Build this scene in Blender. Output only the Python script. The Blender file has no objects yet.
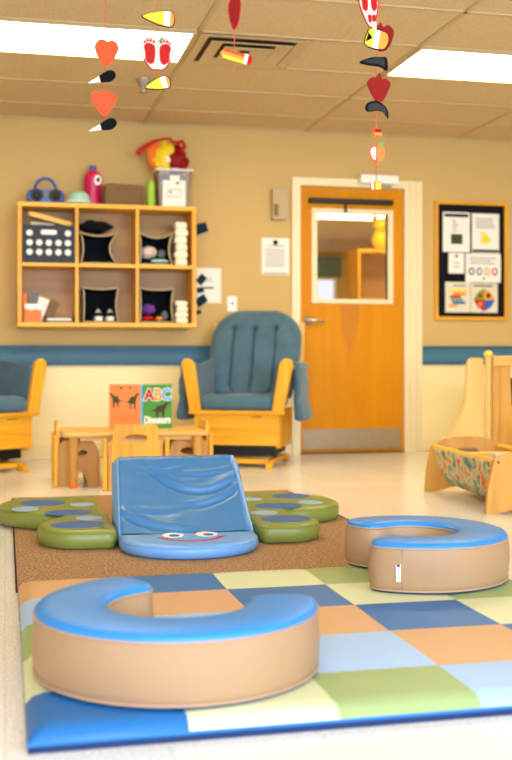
import bpy, bmesh, math, random
from mathutils import Vector, Matrix, noise
random.seed(7)
S = bpy.context.scene
COL = bpy.context.collection
PI = math.pi
R = math.radians

# ------------------------------------------------------------------ materials
def lin(c):
    return tuple(((v/255)/12.92 if v/255 <= .04045 else ((v/255+.055)/1.055)**2.4) for v in c) + (1,)

def base_mat(name):
    m = bpy.data.materials.new(name); m.use_nodes = True
    nt = m.node_tree
    return m, nt, nt.nodes['Principled BSDF']

def plain(name, rgb, rough=.5, spec=.5, var=.06, scale=8, bump=0, bscale=200, metal=0, coat=0, sheen=0):
    m, nt, b = base_mat(name)
    tc = nt.nodes.new('ShaderNodeTexCoord')
    n = nt.nodes.new('ShaderNodeTexNoise'); n.inputs['Scale'].default_value = scale
    n.inputs['Detail'].default_value = 3
    nt.links.new(tc.outputs['Object'], n.inputs['Vector'])
    mx = nt.nodes.new('ShaderNodeMix'); mx.data_type = 'RGBA'
    c = lin(rgb)
    mx.inputs[6].default_value = tuple(v*(1-var) for v in c[:3])+(1,)
    mx.inputs[7].default_value = tuple(min(1, v*(1+var)) for v in c[:3])+(1,)
    nt.links.new(n.outputs['Fac'], mx.inputs[0])
    nt.links.new(mx.outputs[2], b.inputs['Base Color'])
    b.inputs['Roughness'].default_value = rough
    b.inputs['Specular IOR Level'].default_value = spec
    b.inputs['Metallic'].default_value = metal
    b.inputs['Coat Weight'].default_value = coat
    b.inputs['Sheen Weight'].default_value = sheen
    if bump:
        n2 = nt.nodes.new('ShaderNodeTexNoise'); n2.inputs['Scale'].default_value = bscale
        n2.inputs['Detail'].default_value = 4
        nt.links.new(tc.outputs['Object'], n2.inputs['Vector'])
        bp = nt.nodes.new('ShaderNodeBump'); bp.inputs['Strength'].default_value = bump
        bp.inputs['Distance'].default_value = .01
        nt.links.new(n2.outputs['Fac'], bp.inputs['Height'])
        nt.links.new(bp.outputs['Normal'], b.inputs['Normal'])
    return m

def wood(name, rgb, rgb2, axis='z', scale=14, rough=.42, spec=.3, coat=.05):
    m, nt, b = base_mat(name)
    tc = nt.nodes.new('ShaderNodeTexCoord')
    mp = nt.nodes.new('ShaderNodeMapping')
    st = {'x': (.06, 1, 1), 'y': (1, .06, 1), 'z': (1, 1, .06)}[axis]
    mp.inputs['Scale'].default_value = st
    n = nt.nodes.new('ShaderNodeTexNoise'); n.inputs['Scale'].default_value = scale*2
    n.inputs['Detail'].default_value = 6; n.inputs['Distortion'].default_value = .6
    nt.links.new(tc.outputs['Object'], mp.inputs['Vector'])
    nt.links.new(mp.outputs['Vector'], n.inputs['Vector'])
    cr = nt.nodes.new('ShaderNodeValToRGB')
    cr.color_ramp.elements[0].position = .32; cr.color_ramp.elements[0].color = lin(rgb2)
    cr.color_ramp.elements[1].position = .68; cr.color_ramp.elements[1].color = lin(rgb)
    nt.links.new(n.outputs['Fac'], cr.inputs['Fac'])
    nt.links.new(cr.outputs['Color'], b.inputs['Base Color'])
    b.inputs['Roughness'].default_value = rough
    b.inputs['Specular IOR Level'].default_value = spec
    b.inputs['Coat Weight'].default_value = coat
    b.inputs['Coat Roughness'].default_value = .2
    return m

def emit(name, rgb, k):
    m, nt, b = base_mat(name)
    nt.nodes.remove(b)
    e = nt.nodes.new('ShaderNodeEmission')
    e.inputs['Color'].default_value = lin(rgb); e.inputs['Strength'].default_value = k
    nt.links.new(e.outputs[0], nt.nodes['Material Output'].inputs['Surface'])
    return m

M = {}
M['wall'] = plain('tan_wall_paint', (204, 172, 108), .6, .15, .03, 2, .05, 120)
M['wain'] = plain('cream_wall_paint', (244, 225, 168), .45, .4, .02, 2, .03, 100)
M['ceil'] = None
M['grid'] = plain('ceiling_grid_paint', (194, 170, 124), .5, .4, .02)
M['rail'] = plain('blue_rail_vinyl', (62, 112, 134), .45, .4, .05, 3)
M['rail_d'] = plain('dark_blue_rail_edge', (38, 80, 100), .45, .4, .05, 3)
M['trimw'] = plain('cream_gloss_trim', (236, 218, 172), .35, .5, .02)
M['door'] = wood('honey_door_veneer', (216, 142, 20), (208, 132, 16), 'z', 7, .4, .08, 0)
M['door_d'] = wood('dark_heart_veneer', (204, 128, 14), (194, 118, 12), 'z', 16, .4, .2, 0)
M['honey'] = wood('honey_maple', (240, 178, 44), (216, 148, 30), 'z', 10)
M['honeyx'] = wood('honey_maple_lengthwise', (240, 178, 44), (216, 148, 30), 'x', 10)
M['pale'] = wood('pale_maple', (230, 190, 114), (218, 174, 96), 'z', 8)
M['birch'] = wood('birch_plywood', (216, 160, 74), (198, 138, 56), 'z', 8)
M['birchx'] = wood('birch_plywood_lengthwise', (230, 182, 98), (214, 162, 80), 'x', 8)
M['shelf'] = wood('golden_maple_shelf', (242, 188, 52), (232, 172, 42), 'x', 8)
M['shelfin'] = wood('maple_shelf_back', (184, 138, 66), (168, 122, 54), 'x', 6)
M['rod'] = wood('yellow_maple_rod', (246, 196, 84), (236, 176, 60), 'y', 12)
M['denim'] = plain('dusty_blue_microfibre', (76, 106, 122), .85, .1, .3, 14, .25, 60, sheen=.25)
M['denim_d'] = plain('dusty_blue_seam', (44, 72, 92), .9, .1, .1, 9)
M['vblue'] = plain('bright_blue_vinyl', (36, 130, 204), .42, .5, .05, 5, .06, 30)
M['vside'] = plain('tan_vinyl', (168, 133, 98), .45, .25, .05, 5, .08, 24)
M['vbase'] = plain('navy_nonslip_base', (24, 44, 84), .7, .3, .1)
M['pipe'] = plain('tan_vinyl_piping', (176, 142, 116), .4, .5, .03)
M['t_tan'] = plain('mat_tan_vinyl', (206, 158, 112), .45, .5, .03, 6, .08, 20)
M['t_blue'] = plain('mat_blue_vinyl', (16, 102, 168), .45, .5, .05, 6, .08, 20)
M['t_pale'] = plain('mat_pale_lime_vinyl', (208, 212, 168), .45, .5, .03, 6, .08, 20)
M['t_green'] = plain('mat_olive_green_vinyl', (150, 170, 112), .45, .5, .03, 6, .08, 20)
M['t_lb'] = plain('mat_light_blue_vinyl', (158, 192, 230), .45, .5, .03, 6, .08, 20)
M['black'] = plain('black_plastic', (12, 12, 13), .5, .4, .1)
M['blackf'] = plain('black_fabric', (16, 17, 22), .9, .2, .2, 30)
M['beige'] = plain('beige_binding', (190, 170, 130), .8, .2, .06)
M['white'] = plain('white_paper', (240, 236, 224), .7, .2, .02)
M['whitep'] = plain('white_plastic', (244, 240, 230), .4, .5, .02)
M['ink'] = plain('grey_ink', (120, 118, 110), .8, .1, .02)
M['inkd'] = plain('dark_ink', (16, 16, 16), .8, .1, .02)
M['steel'] = plain('brushed_steel', (176, 172, 166), .34, .5, .1, 30, metal=.9)
M['kick'] = plain('dull_aluminium_plate', (168, 148, 116), .5, .4, .12, 20, metal=.4)
M['brass'] = plain('dull_bronze_trim', (92, 68, 44), .4, .5, .1, metal=.6)
M['froggreen'] = plain('turtle_green_vinyl', (124, 134, 58), .42, .5, .06, 8, .1, 18)
M['spot_d'] = plain('spot_blue_vinyl', (62, 104, 164), .5, .2, .04)
M['spot_l'] = plain('spot_pale_blue_vinyl', (150, 178, 206), .5, .2, .04)
M['ramp'] = plain('ramp_blue_vinyl', (56, 114, 162), .36, .5, .05, 6, .05, 20)
M['head'] = plain('head_light_blue_vinyl', (106, 158, 218), .4, .5, .04, 6, .06, 20)
M['red'] = plain('red_print', (186, 20, 14), .5, .2, .08)
M['orange'] = plain('orange_plastic', (240, 120, 30), .5, .4, .06)
M['coral'] = plain('coral_orange_card', (232, 84, 40), .5, .15, .12, 20)
M['darkred'] = plain('dark_red_card', (140, 18, 8), .5, .15, .1, 20)
M['yellow'] = plain('yellow_card', (246, 214, 40), .5, .4, .06)
M['amber'] = plain('amber_orange_card', (246, 150, 40), .5, .4, .06)
M['ogreen'] = plain('leaf_green', (86, 160, 50), .5, .4, .08)
M['lime'] = plain('lime_green_plastic', (150, 196, 40), .35, .5, .08)
M['pink'] = plain('magenta_plastic', (206, 24, 92), .35, .5, .06)
M['blue'] = plain('royal_blue_plastic', (34, 92, 176), .35, .5, .06)
M['skyb'] = plain('sky_blue_print', (70, 160, 220), .5, .4, .04)
M['teal'] = plain('mint_cloth', (160, 206, 190), .8, .2, .06)
M['brown'] = plain('brown_card', (136, 108, 74), .8, .2, .1, 20)
M['dino'] = plain('dinosaur_ink', (60, 70, 30), .6, .3, .4, 60)
M['dinob'] = plain('dinosaur_brown_ink', (70, 52, 40), .6, .3, .3, 60)
M['bkgreen'] = plain('book_green_print', (64, 140, 40), .4, .5, .15, 12)
M['bkorange'] = plain('book_orange_print', (238, 124, 36), .4, .5, .06, 12)
M['nappy'] = plain('white_nappy', (240, 230, 206), .8, .2, .03)
M['navy'] = plain('navy_felt', (30, 48, 66), .9, .1, .1)
M['grey'] = plain('grey_cloth', (120, 118, 120), .9, .2, .1)
M['purple'] = plain('purple_cloth', (110, 60, 140), .9, .2, .1)
M['rose'] = plain('pale_pink_cloth', (236, 206, 190), .9, .2, .1)
M['beigep'] = plain('beige_plastic', (226, 206, 158), .5, .4, .04)
M['vent'] = plain('vent_paint', (200, 176, 132), .5, .4, .04)
M['ventd'] = plain('vent_dark_duct', (78, 64, 46), .8, .1, .05)
M['string'] = plain('coral_string', (236, 96, 60), .7, .2, .05)
M['light'] = emit('troffer_glow', (255, 236, 184), 19)
M['light_dim'] = emit('troffer_glow_dimmed', (255, 240, 210), 2)
M['wing'] = plain('window_frame_white', (236, 234, 226), .4, .5, .02)

def ceiling_mat():
    m, nt, b = base_mat('acoustic_ceiling_tile')
    tc = nt.nodes.new('ShaderNodeTexCoord')
    n = nt.nodes.new('ShaderNodeTexNoise'); n.inputs['Scale'].default_value = 70; n.inputs['Detail'].default_value = 5
    nt.links.new(tc.outputs['Object'], n.inputs['Vector'])
    cr = nt.nodes.new('ShaderNodeValToRGB')
    cr.color_ramp.elements[0].position = .34; cr.color_ramp.elements[0].color = lin((200, 176, 134))
    cr.color_ramp.elements[1].position = .5; cr.color_ramp.elements[1].color = lin((214, 191, 150))
    nt.links.new(n.outputs['Fac'], cr.inputs['Fac']); nt.links.new(cr.outputs['Color'], b.inputs['Base Color'])
    bp = nt.nodes.new('ShaderNodeBump'); bp.inputs['Strength'].default_value = .3; bp.inputs['Distance'].default_value = .004
    nt.links.new(n.outputs['Fac'], bp.inputs['Height']); nt.links.new(bp.outputs['Normal'], b.inputs['Normal'])
    b.inputs['Roughness'].default_value = .9; b.inputs['Specular IOR Level'].default_value = .1
    return m
M['ceil'] = ceiling_mat()

def floor_mat():
    m, nt, b = base_mat('waxed_vinyl_tile')
    tc = nt.nodes.new('ShaderNodeTexCoord')
    n = nt.nodes.new('ShaderNodeTexNoise'); n.inputs['Scale'].default_value = 140; n.inputs['Detail'].default_value = 4
    nt.links.new(tc.outputs['Object'], n.inputs['Vector'])
    cr = nt.nodes.new('ShaderNodeValToRGB')
    cr.color_ramp.elements[0].position = .36; cr.color_ramp.elements[0].color = lin((208, 202, 192))
    cr.color_ramp.elements[1].position = .56; cr.color_ramp.elements[1].color = lin((240, 238, 234))
    nt.links.new(n.outputs['Fac'], cr.inputs['Fac'])
    br = nt.nodes.new('ShaderNodeTexBrick')
    br.offset = 0; br.inputs['Scale'].default_value = 1; br.inputs['Brick Width'].default_value = .305
    br.inputs['Row Height'].default_value = .305; br.inputs['Mortar Size'].default_value = .0012
    br.inputs['Color1'].default_value = (1, 1, 1, 1); br.inputs['Color2'].default_value = (.94, .94, .93, 1)
    br.inputs['Mortar'].default_value = (.8, .78, .72, 1)
    nt.links.new(tc.outputs['Object'], br.inputs['Vector'])
    mx = nt.nodes.new('ShaderNodeMix'); mx.data_type = 'RGBA'; mx.blend_type = 'MULTIPLY'; mx.inputs[0].default_value = 1
    nt.links.new(cr.outputs['Color'], mx.inputs[6]); nt.links.new(br.outputs['Color'], mx.inputs[7])
    nt.links.new(mx.outputs[2], b.inputs['Base Color'])
    n2 = nt.nodes.new('ShaderNodeTexNoise'); n2.inputs['Scale'].default_value = 3
    nt.links.new(tc.outputs['Object'], n2.inputs['Vector'])
    bp = nt.nodes.new('ShaderNodeBump'); bp.inputs['Strength'].default_value = .12; bp.inputs['Distance'].default_value = .02
    nt.links.new(n2.outputs['Fac'], bp.inputs['Height']); nt.links.new(bp.outputs['Normal'], b.inputs['Normal'])
    b.inputs['Roughness'].default_value = .2; b.inputs['Specular IOR Level'].default_value = .6
    return m
M['floor'] = floor_mat()

def carpet_mat():
    m, nt, b = base_mat('brown_ribbed_carpet')
    tc = nt.nodes.new('ShaderNodeTexCoord')
    n = nt.nodes.new('ShaderNodeTexNoise'); n.inputs['Scale'].default_value = 110; n.inputs['Detail'].default_value = 5
    nt.links.new(tc.outputs['Object'], n.inputs['Vector'])
    cr = nt.nodes.new('ShaderNodeValToRGB')
    cr.color_ramp.elements[0].position = .35; cr.color_ramp.elements[0].color = lin((128, 96, 70))
    cr.color_ramp.elements[1].position = .65; cr.color_ramp.elements[1].color = lin((190, 152, 112))
    nt.links.new(n.outputs['Fac'], cr.inputs['Fac']); nt.links.new(cr.outputs['Color'], b.inputs['Base Color'])
    bp = nt.nodes.new('ShaderNodeBump'); bp.inputs['Strength'].default_value = .6; bp.inputs['Distance'].default_value = .006
    nt.links.new(n.outputs['Fac'], bp.inputs['Height']); nt.links.new(bp.outputs['Normal'], b.inputs['Normal'])
    b.inputs['Roughness'].default_value = .95; b.inputs['Specular IOR Level'].default_value = .1
    return m
M['carpet'] = carpet_mat()
M['edge'] = plain('dark_carpet_binding', (60, 46, 40), .9, .1, .1)

def floral_mat():
    m, nt, b = base_mat('floral_print_cloth')
    tc = nt.nodes.new('ShaderNodeTexCoord')
    n = nt.nodes.new('ShaderNodeTexNoise'); n.inputs['Scale'].default_value = 17; n.inputs['Detail'].default_value = 2
    n.inputs['Distortion'].default_value = .35
    nt.links.new(tc.outputs['Object'], n.inputs['Vector'])
    cr = nt.nodes.new('ShaderNodeValToRGB')
    cols = [(.0, (120, 70, 40)), (.34, (90, 120, 90)), (.42, (150, 160, 140)), (.5, (206, 196, 160)), (.55, (170, 168, 130)),
            (.6, (222, 150, 60)), (.66, (200, 70, 40)), (.72, (236, 190, 70)), (.8, (140, 150, 130))]
    while len(cr.color_ramp.elements) < len(cols): cr.color_ramp.elements.new(.5)
    for e, (p, c) in zip(cr.color_ramp.elements, cols): e.position = p; e.color = lin(c)
    cr.color_ramp.interpolation = 'EASE'
    nt.links.new(n.outputs['Fac'], cr.inputs['Fac']); nt.links.new(cr.outputs['Color'], b.inputs['Base Color'])
    b.inputs['Roughness'].default_value = .8
    return m
M['floral'] = floral_mat()

def glass_mat(name, tint, gl, rough=.02):
    m, nt, b = base_mat(name)
    nt.nodes.remove(b)
    t = nt.nodes.new('ShaderNodeBsdfTransparent'); t.inputs[0].default_value = tint
    g = nt.nodes.new('ShaderNodeBsdfGlossy'); g.inputs['Roughness'].default_value = rough
    mx = nt.nodes.new('ShaderNodeMixShader'); mx.inputs[0].default_value = gl
    nt.links.new(t.outputs[0], mx.inputs[1]); nt.links.new(g.outputs[0], mx.inputs[2])
    nt.links.new(mx.outputs[0], nt.nodes['Material Output'].inputs['Surface'])
    return m
M['glass'] = glass_mat('door_glass', (.95, .95, .93, 1), .06)
M['bin'] = glass_mat('clear_plastic', (.86, .82, .72, 1), .05, .35)
M['sheet'] = plain('backing_sheet', (222, 214, 190), .7, .2, .03)

# ------------------------------------------------------------------ mesh builder
class MB:
    def __init__(s): s.bm = bmesh.new(); s.mats = []
    def mi(s, key):
        if key not in s.mats: s.mats.append(key)
        return s.mats.index(key)
    def add(s, verts, faces, mat, mx=None):
        i = s.mi(mat)
        vs = [s.bm.verts.new(mx @ Vector(v) if mx else Vector(v)) for v in verts]
        out = []
        for f in faces:
            try:
                fc = s.bm.faces.new([vs[k] for k in f]); fc.material_index = i; out.append(fc)
            except ValueError: pass
        return vs, out
    def box(s, a, b, mat, mx=None):
        x0, y0, z0 = a; x1, y1, z1 = b
        v = [(x0,y0,z0),(x1,y0,z0),(x1,y1,z0),(x0,y1,z0),(x0,y0,z1),(x1,y0,z1),(x1,y1,z1),(x0,y1,z1)]
        f = [(0,3,2,1),(4,5,6,7),(0,1,5,4),(1,2,6,5),(2,3,7,6),(3,0,4,7)]
        s.add(v, f, mat, mx); return s
    def loft(s, loops, mat, caps=(True, True), closed=True, mx=None, mats=None):
        n = len(loops[0]); v = [p for l in loops for p in l]
        i0 = len(s.bm.verts)
        vs = [s.bm.verts.new(mx @ Vector(p) if mx else Vector(p)) for p in v]
        for k in range(len(loops)-1):
            mm = s.mi(mats[k] if mats else mat)
            for j in range(n if closed else n-1):
                j2 = (j+1) % n
                try:
                    f = s.bm.faces.new([vs[k*n+j], vs[k*n+j2], vs[(k+1)*n+j2], vs[(k+1)*n+j]]); f.material_index = mm
                except ValueError: pass
        if caps[0]:
            f = s.bm.faces.new(list(reversed(vs[:n]))); f.material_index = s.mi(mats[0] if mats else mat)
        if caps[1]:
            f = s.bm.faces.new(vs[-n:]); f.material_index = s.mi(mats[-1] if mats else mat)
        return s
    def prism(s, poly, d0, d1, mat, plane='xz', mx=None):
        def P(a, b, d): return {'xz': (a, d, b), 'xy': (a, b, d), 'yz': (d, a, b)}[plane]
        s.loft([[P(a, b, d0) for a, b in poly], [P(a, b, d1) for a, b in poly]], mat, mx=mx); return s
    def tube(s, pts, r, mat, n=8, caps=True, closed=False):
        pts = [Vector(p) for p in pts]; rs = r if isinstance(r, (list, tuple)) else [r]*len(pts)
        loops = []; up = None
        for i, p in enumerate(pts):
            if closed: t = pts[(i+1) % len(pts)] - pts[i-1]
            else: t = (pts[min(i+1, len(pts)-1)] - pts[max(i-1, 0)])
            t.normalize()
            if up is None:
                up = Vector((0, 0, 1)) if abs(t.z) < .9 else Vector((1, 0, 0))
            a = t.cross(up)
            if a.length < 1e-5: a = t.orthogonal()
            a.normalize(); b = a.cross(t).normalized(); up = b
            loops.append([p + (a*math.cos(2*PI*k/n) + b*math.sin(2*PI*k/n))*rs[i] for k in range(n)])
        if closed: loops.append(loops[0]); s.loft(loops, mat, (False, False))
        else: s.loft(loops, mat, (caps, caps))
        return s
    def lathe(s, prof, c, mat, n=24, mats=None, sx=1, sy=1, mx=None):
        loops = [[(c[0]+r*sx*math.cos(2*PI*k/n), c[1]+r*sy*math.sin(2*PI*k/n), c[2]+z) for k in range(n)] for r, z in prof]
        s.loft(loops, mat, mats=mats, mx=mx); return s
    def ball(s, c, r, mat, n=14, m=9, mx=None, fn=None):
        r = r if isinstance(r, (list, tuple)) else (r, r, r)
        loops = []
        for i in range(m+1):
            a = -PI/2 + PI*(i+.001*(i == 0)-.001*(i == m))/m
            lp = []
            for k in range(n):
                q = (math.cos(a)*math.cos(2*PI*k/n), math.cos(a)*math.sin(2*PI*k/n), math.sin(a))
                f = fn(q) if fn else 1
                lp.append((c[0]+r[0]*q[0]*f, c[1]+r[1]*q[1]*f, c[2]+r[2]*q[2]*f))
            loops.append(lp)
        s.loft(loops, mat, mx=mx); return s
    def pillow(s, outline, layers, mat, mats=None, mx=None):
        """layers: (inset, z) from bottom to top around a closed CCW outline"""
        loops = [[(x, y, z) for x, y in inset(outline, d)] for d, z in layers]
        s.loft(loops, mat, mats=mats, mx=mx); return s
    def mesh(s, me, mat, mx=None):
        s.add([v.co[:] for v in me.vertices], [tuple(p.vertices) for p in me.polygons], mat, mx); return s
    def build(s, name, parent=None, loc=(0,0,0), rotz=0, bev=0, seg=2, ang=35, sub=0, kind=None):
        bmesh.ops.recalc_face_normals(s.bm, faces=s.bm.faces[:])
        me = bpy.data.meshes.new(name); s.bm.to_mesh(me); s.bm.free()
        for k in s.mats: me.materials.append(M[k])
        for p in me.polygons: p.use_smooth = True
        me.set_sharp_from_angle(angle=R(ang))
        o = bpy.data.objects.new(name, me); COL.objects.link(o)
        o.location = loc; o.rotation_euler = (0, 0, rotz)
        if parent: o.parent = parent
        if bev:
            b = o.modifiers.new('bevel', 'BEVEL'); b.width = bev; b.segments = seg; b.limit_method = 'ANGLE'; b.angle_limit = R(40)
        if sub:
            b = o.modifiers.new('sub', 'SUBSURF'); b.levels = sub; b.render_levels = sub
        if kind: o['kind'] = kind
        return o

def inset(pts, d):
    if not d: return list(pts)
    n = len(pts); out = []
    for i in range(n):
        x0, y0 = pts[i-1]; x1, y1 = pts[i]; x2, y2 = pts[(i+1) % n]
        tx, ty = x2-x0, y2-y0; l = math.hypot(tx, ty) or 1
        out.append((x1 - ty/l*d, y1 + tx/l*d))
    return out

def curve_mesh(splines, thick, res=12):
    cu = bpy.data.curves.new('c', 'CURVE'); cu.dimensions = '2D'; cu.fill_mode = 'BOTH'; cu.extrude = thick/2
    for pts in splines:
        sp = cu.splines.new('POLY'); sp.points.add(len(pts)-1)
        for p, (x, y) in zip(sp.points, pts): p.co = (x, y, 0, 1)
        sp.use_cyclic_u = True
    o = bpy.data.objects.new('c', cu); COL.objects.link(o)
    bpy.context.view_layer.update()
    me = bpy.data.meshes.new_from_object(o.evaluated_get(bpy.context.evaluated_depsgraph_get()))
    bpy.data.objects.remove(o); bpy.data.curves.remove(cu)
    return me

def text_mesh(body, size, thick=.0006, bold=0):
    cu = bpy.data.curves.new('t', 'FONT'); cu.body = body; cu.size = size; cu.extrude = thick/2
    cu.align_x = 'CENTER'; cu.align_y = 'CENTER'; cu.offset = bold; cu.resolution_u = 4
    o = bpy.data.objects.new('t', cu); COL.objects.link(o)
    bpy.context.view_layer.update()
    me = bpy.data.meshes.new_from_object(o.evaluated_get(bpy.context.evaluated_depsgraph_get()))
    bpy.data.objects.remove(o); bpy.data.curves.remove(cu)
    return me

# matrix that lays an xy drawing onto the xz plane facing -y
def upright(x=0, y=0, z=0, rz=0, sc=(1, 1, 1)):
    return Matrix.Translation((x, y, z)) @ Matrix.Rotation(rz, 4, 'Z') @ Matrix.Rotation(PI/2, 4, 'X') @ Matrix.Diagonal((*sc, 1))
def side(x=0, y=0, z=0):        # drawing's x runs along +y, drawing's y up, thickness along x
    return Matrix.Translation((x, y, z)) @ Matrix.Rotation(PI/2, 4, 'Z') @ Matrix.Rotation(PI/2, 4, 'X')

def arc(cx, cy, rx, ry, a0, a1, n):
    return [(cx+rx*math.cos(R(a0+(a1-a0)*i/n)), cy+ry*math.sin(R(a0+(a1-a0)*i/n))) for i in range(n+1)]
def oval(cx, cy, rx, ry, n=24): return arc(cx, cy, rx, ry, 0, 360*(n-1)/n, n-1)
def rrect(x0, y0, x1, y1, r, n=5):
    return (arc(x1-r, y0+r, r, r, -90, 0, n)+arc(x1-r, y1-r, r, r, 0, 90, n)+arc(x0+r, y1-r, r, r, 90, 180, n)+arc(x0+r, y0+r, r, r, 180, 270, n))
def smooth_loop(pts, k=8):
    n = len(pts); out = []
    for i in range(n):
        p0, p1, p2, p3 = pts[i-1], pts[i], pts[(i+1) % n], pts[(i+2) % n]
        for j in range(k):
            t = j/k
            out.append(tuple(.5*((2*p1[a])+(-p0[a]+p2[a])*t+(2*p0[a]-5*p1[a]+4*p2[a]-p3[a])*t*t+(-p0[a]+3*p1[a]-3*p2[a]+p3[a])*t**3) for a in range(len(p1))))
    return out

def tag(o, label, cat, group=None, kind=None):
    o['label'] = label; o['category'] = cat
    if group: o['group'] = group
    if kind: o['kind'] = kind
    return o
def thing(name, label, cat, loc=(0,0,0), rz=0, group=None):
    o = bpy.data.objects.new(name, None); COL.objects.link(o); o.empty_display_size = .05
    o.location = loc; o.rotation_euler = (0, 0, rz)
    return tag(o, label, cat, group)
def dup(root, loc, rz, label):
    r = root.copy(); COL.objects.link(r); r.location = loc; r.rotation_euler = (0, 0, rz); r['label'] = label
    def rec(a, b):
        for ch in list(a.children):
            if ch == b: continue
            c = ch.copy(); COL.objects.link(c); c.parent = b; rec(ch, c)
    rec(root, r)
    return r

# ================================================================== SETTING
WY = 7.87; CH = 2.44; XL = -2.2; XR = 5.6; YN = -1.3
DX0, DX1, DZ = 2.165, 3.005, 2.03          # door opening
b = MB(); b.box((XL-.1, YN-.1, -.1), (XR+.1, WY+.14, 0), 'floor'); b.build('floor', kind='structure')
b = MB(); b.box((XL-.1, YN-.1, CH), (XR+.1, WY+.14, CH+.1), 'ceil'); b.build('ceiling', kind='structure')
b = MB()
for x0, x1 in ((XL-.1, DX0), (DX1, XR+.1)):
    b.box((x0, WY, 0), (x1, WY+.13, .7), 'wain'); b.box((x0, WY, .7), (x1, WY+.13, CH), 'wall')
b.box((DX0, WY, DZ), (DX1, WY+.13, CH), 'wall')
b.build('wall_back', kind='structure')
b = MB(); b.box((XL-.1, YN, 0), (XL, WY, .7), 'wain'); b.box((XL-.1, YN, .7), (XL, WY, CH), 'wall'); b.build('wall_left', kind='structure')
b = MB(); b.box((XR, YN, 0), (XR+.1, WY, .7), 'wain'); b.box((XR, YN, .7), (XR+.1, WY, CH), 'wall'); b.build('wall_right', kind='structure')
WIN = [(-1.7, .9), (1.5, 4.6)]; WZ = (.75, 2.15)
b = MB()
b.box((XL, YN-.1, 0), (XR, YN, WZ[0]), 'wain'); b.box((XL, YN-.1, WZ[1]), (XR, YN, CH), 'wall')
xs = [XL, WIN[0][0], WIN[0][1], WIN[1][0], WIN[1][1], XR]
for i in (0, 2, 4): b.box((xs[i], YN-.1, WZ[0]), (xs[i+1], YN, WZ[1]), 'wall')
b.build('wall_front', kind='structure')
for i, (x0, x1) in enumerate(WIN):
    w = bpy.data.objects.new('window_%d' % (i+1), None); COL.objects.link(w); w['kind'] = 'structure'
    w.location = (x0, YN-.05, WZ[0]); W = x1-x0; H = WZ[1]-WZ[0]
    f = MB()
    for a, c in (((0, 0), (.05, H)), ((W-.05, 0), (W, H)), ((.05, 0), (W-.05, .05)), ((.05, H-.05), (W-.05, H)), ((W/2-.02, .05), (W/2+.02, H-.05))):
        f.box((a[0], -.03, a[1]), (c[0], .03, c[1]), 'wing')
    f.build('window_frame', w)
    g = MB(); g.box((.05, -.004, .05), (W-.05, .004, H-.05), 'glass'); g.build('pane', w)
# ceiling T-bar grid
b = MB(); zg = CH-.006
gx = [.99-1.22*k for k in range(2, -1, -1)]+[2.21, 3.43, 4.65]
gy = [7.39-.61*k for k in range(0, 15)]
for x in gx: b.box((x-.012, YN, zg), (x+.012, WY, CH), 'grid')
for y in gy: b.box((XL, y-.012, zg), (XR, y+.012, CH), 'grid')
b.box((1.6-.012, 5.56, zg), (1.6+.012, 6.17, CH), 'grid')
b.box((XL, WY-.022, zg-.004), (XR, WY, CH), 'grid')
b.build('trim_1', kind='structure')
# chair rail, baseboards, wainscot seams
b = MB()
prof = [(WY, .672), (WY-.018, .676), (WY-.022, .69), (WY-.016, .70), (WY-.016, .79), (WY-.022, .80), (WY-.018, .815), (WY, .818)]
for x0, x1 in ((XL, 2.10), (3.145, XR)):
    b.loft([[(x0, y, z) for y, z in prof], [(x1, y, z) for y, z in prof]], 'rail')
    b.box((x0, WY-.0235, .675), (x1, WY-.01, .694), 'rail_d'); b.box((x0, WY-.0235, .799), (x1, WY-.01, .815), 'rail_d')
b.build('trim_2', kind='structure')
b = MB()
for x in (-.5, .945, 4.3): b.box((x-.01, WY-.004, .09), (x+.01, WY, .672), 'wain')
b.build('trim_3', kind='structure')
b = MB()
for x0, x1 in ((XL, 2.10), (3.145, XR)): b.box((x0, WY-.014, 0), (x1, WY, .095), 'trimw')
b.build('baseboard_back', kind='structure', bev=.004)
b = MB(); b.box((XL, YN, 0), (XL+.014, WY-.014, .095), 'trimw'); b.build('baseboard_left', kind='structure', bev=.004)
b = MB(); b.box((XR-.014, YN, 0), (XR, WY-.014, .095), 'trimw'); b.build('baseboard_right', kind='structure', bev=.004)

# ---------------- door
d = bpy.data.objects.new('door_1', None); COL.objects.link(d); d.location = (DX0, WY, 0); d['kind'] = 'structure'
DW = DX1-DX0
f = MB()                                       # casing + jamb
for x0, x1 in ((-.062, .004), (DW-.004, DW+.14)): f.box((x0, -.022, 0), (x1, .0, DZ+.06), 'trimw')
f.box((DW+.035, -.03, 0), (DW+.05, -.02, DZ+.06), 'trimw'); f.box((DW+.085, -.034, 0), (DW+.10, -.02, DZ+.06), 'trimw')
f.box((.004, -.022, DZ), (DW-.004, 0, DZ+.06), 'trimw')
f.box((0, 0, 0), (.004, .13, DZ), 'trimw'); f.box((DW-.004, 0, 0), (DW, .13, DZ), 'trimw'); f.box((.004, 0, DZ-.004), (DW-.004, .13, DZ), 'trimw')
f.build('door_frame', d, bev=.003)
wx0, wx1, wz0, wz1 = .145, .71, 1.175, 1.83     # glass opening in door coordinates
f = MB()
f.box((.006, .02, .01), (wx0, .06, DZ-.006), 'door'); f.box((wx1, .02, .01), (DW-.006, .06, DZ-.006), 'door')
f.box((wx0, .02, .01), (wx1, .06, wz0), 'door'); f.box((wx0, .02, wz1), (wx1, .06, DZ-.006), 'door')
pts = [(.36, .02)]
f.prism([(.325, 1.135), (.335, 1.0), (.36, .88), (.39, .79), (.402, .62), (.415, .79), (.445, .88), (.475, 1.0), (.485, 1.135)], .019, .0205, 'door_d')
f.build('door_panel', d)
f = MB()
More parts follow.
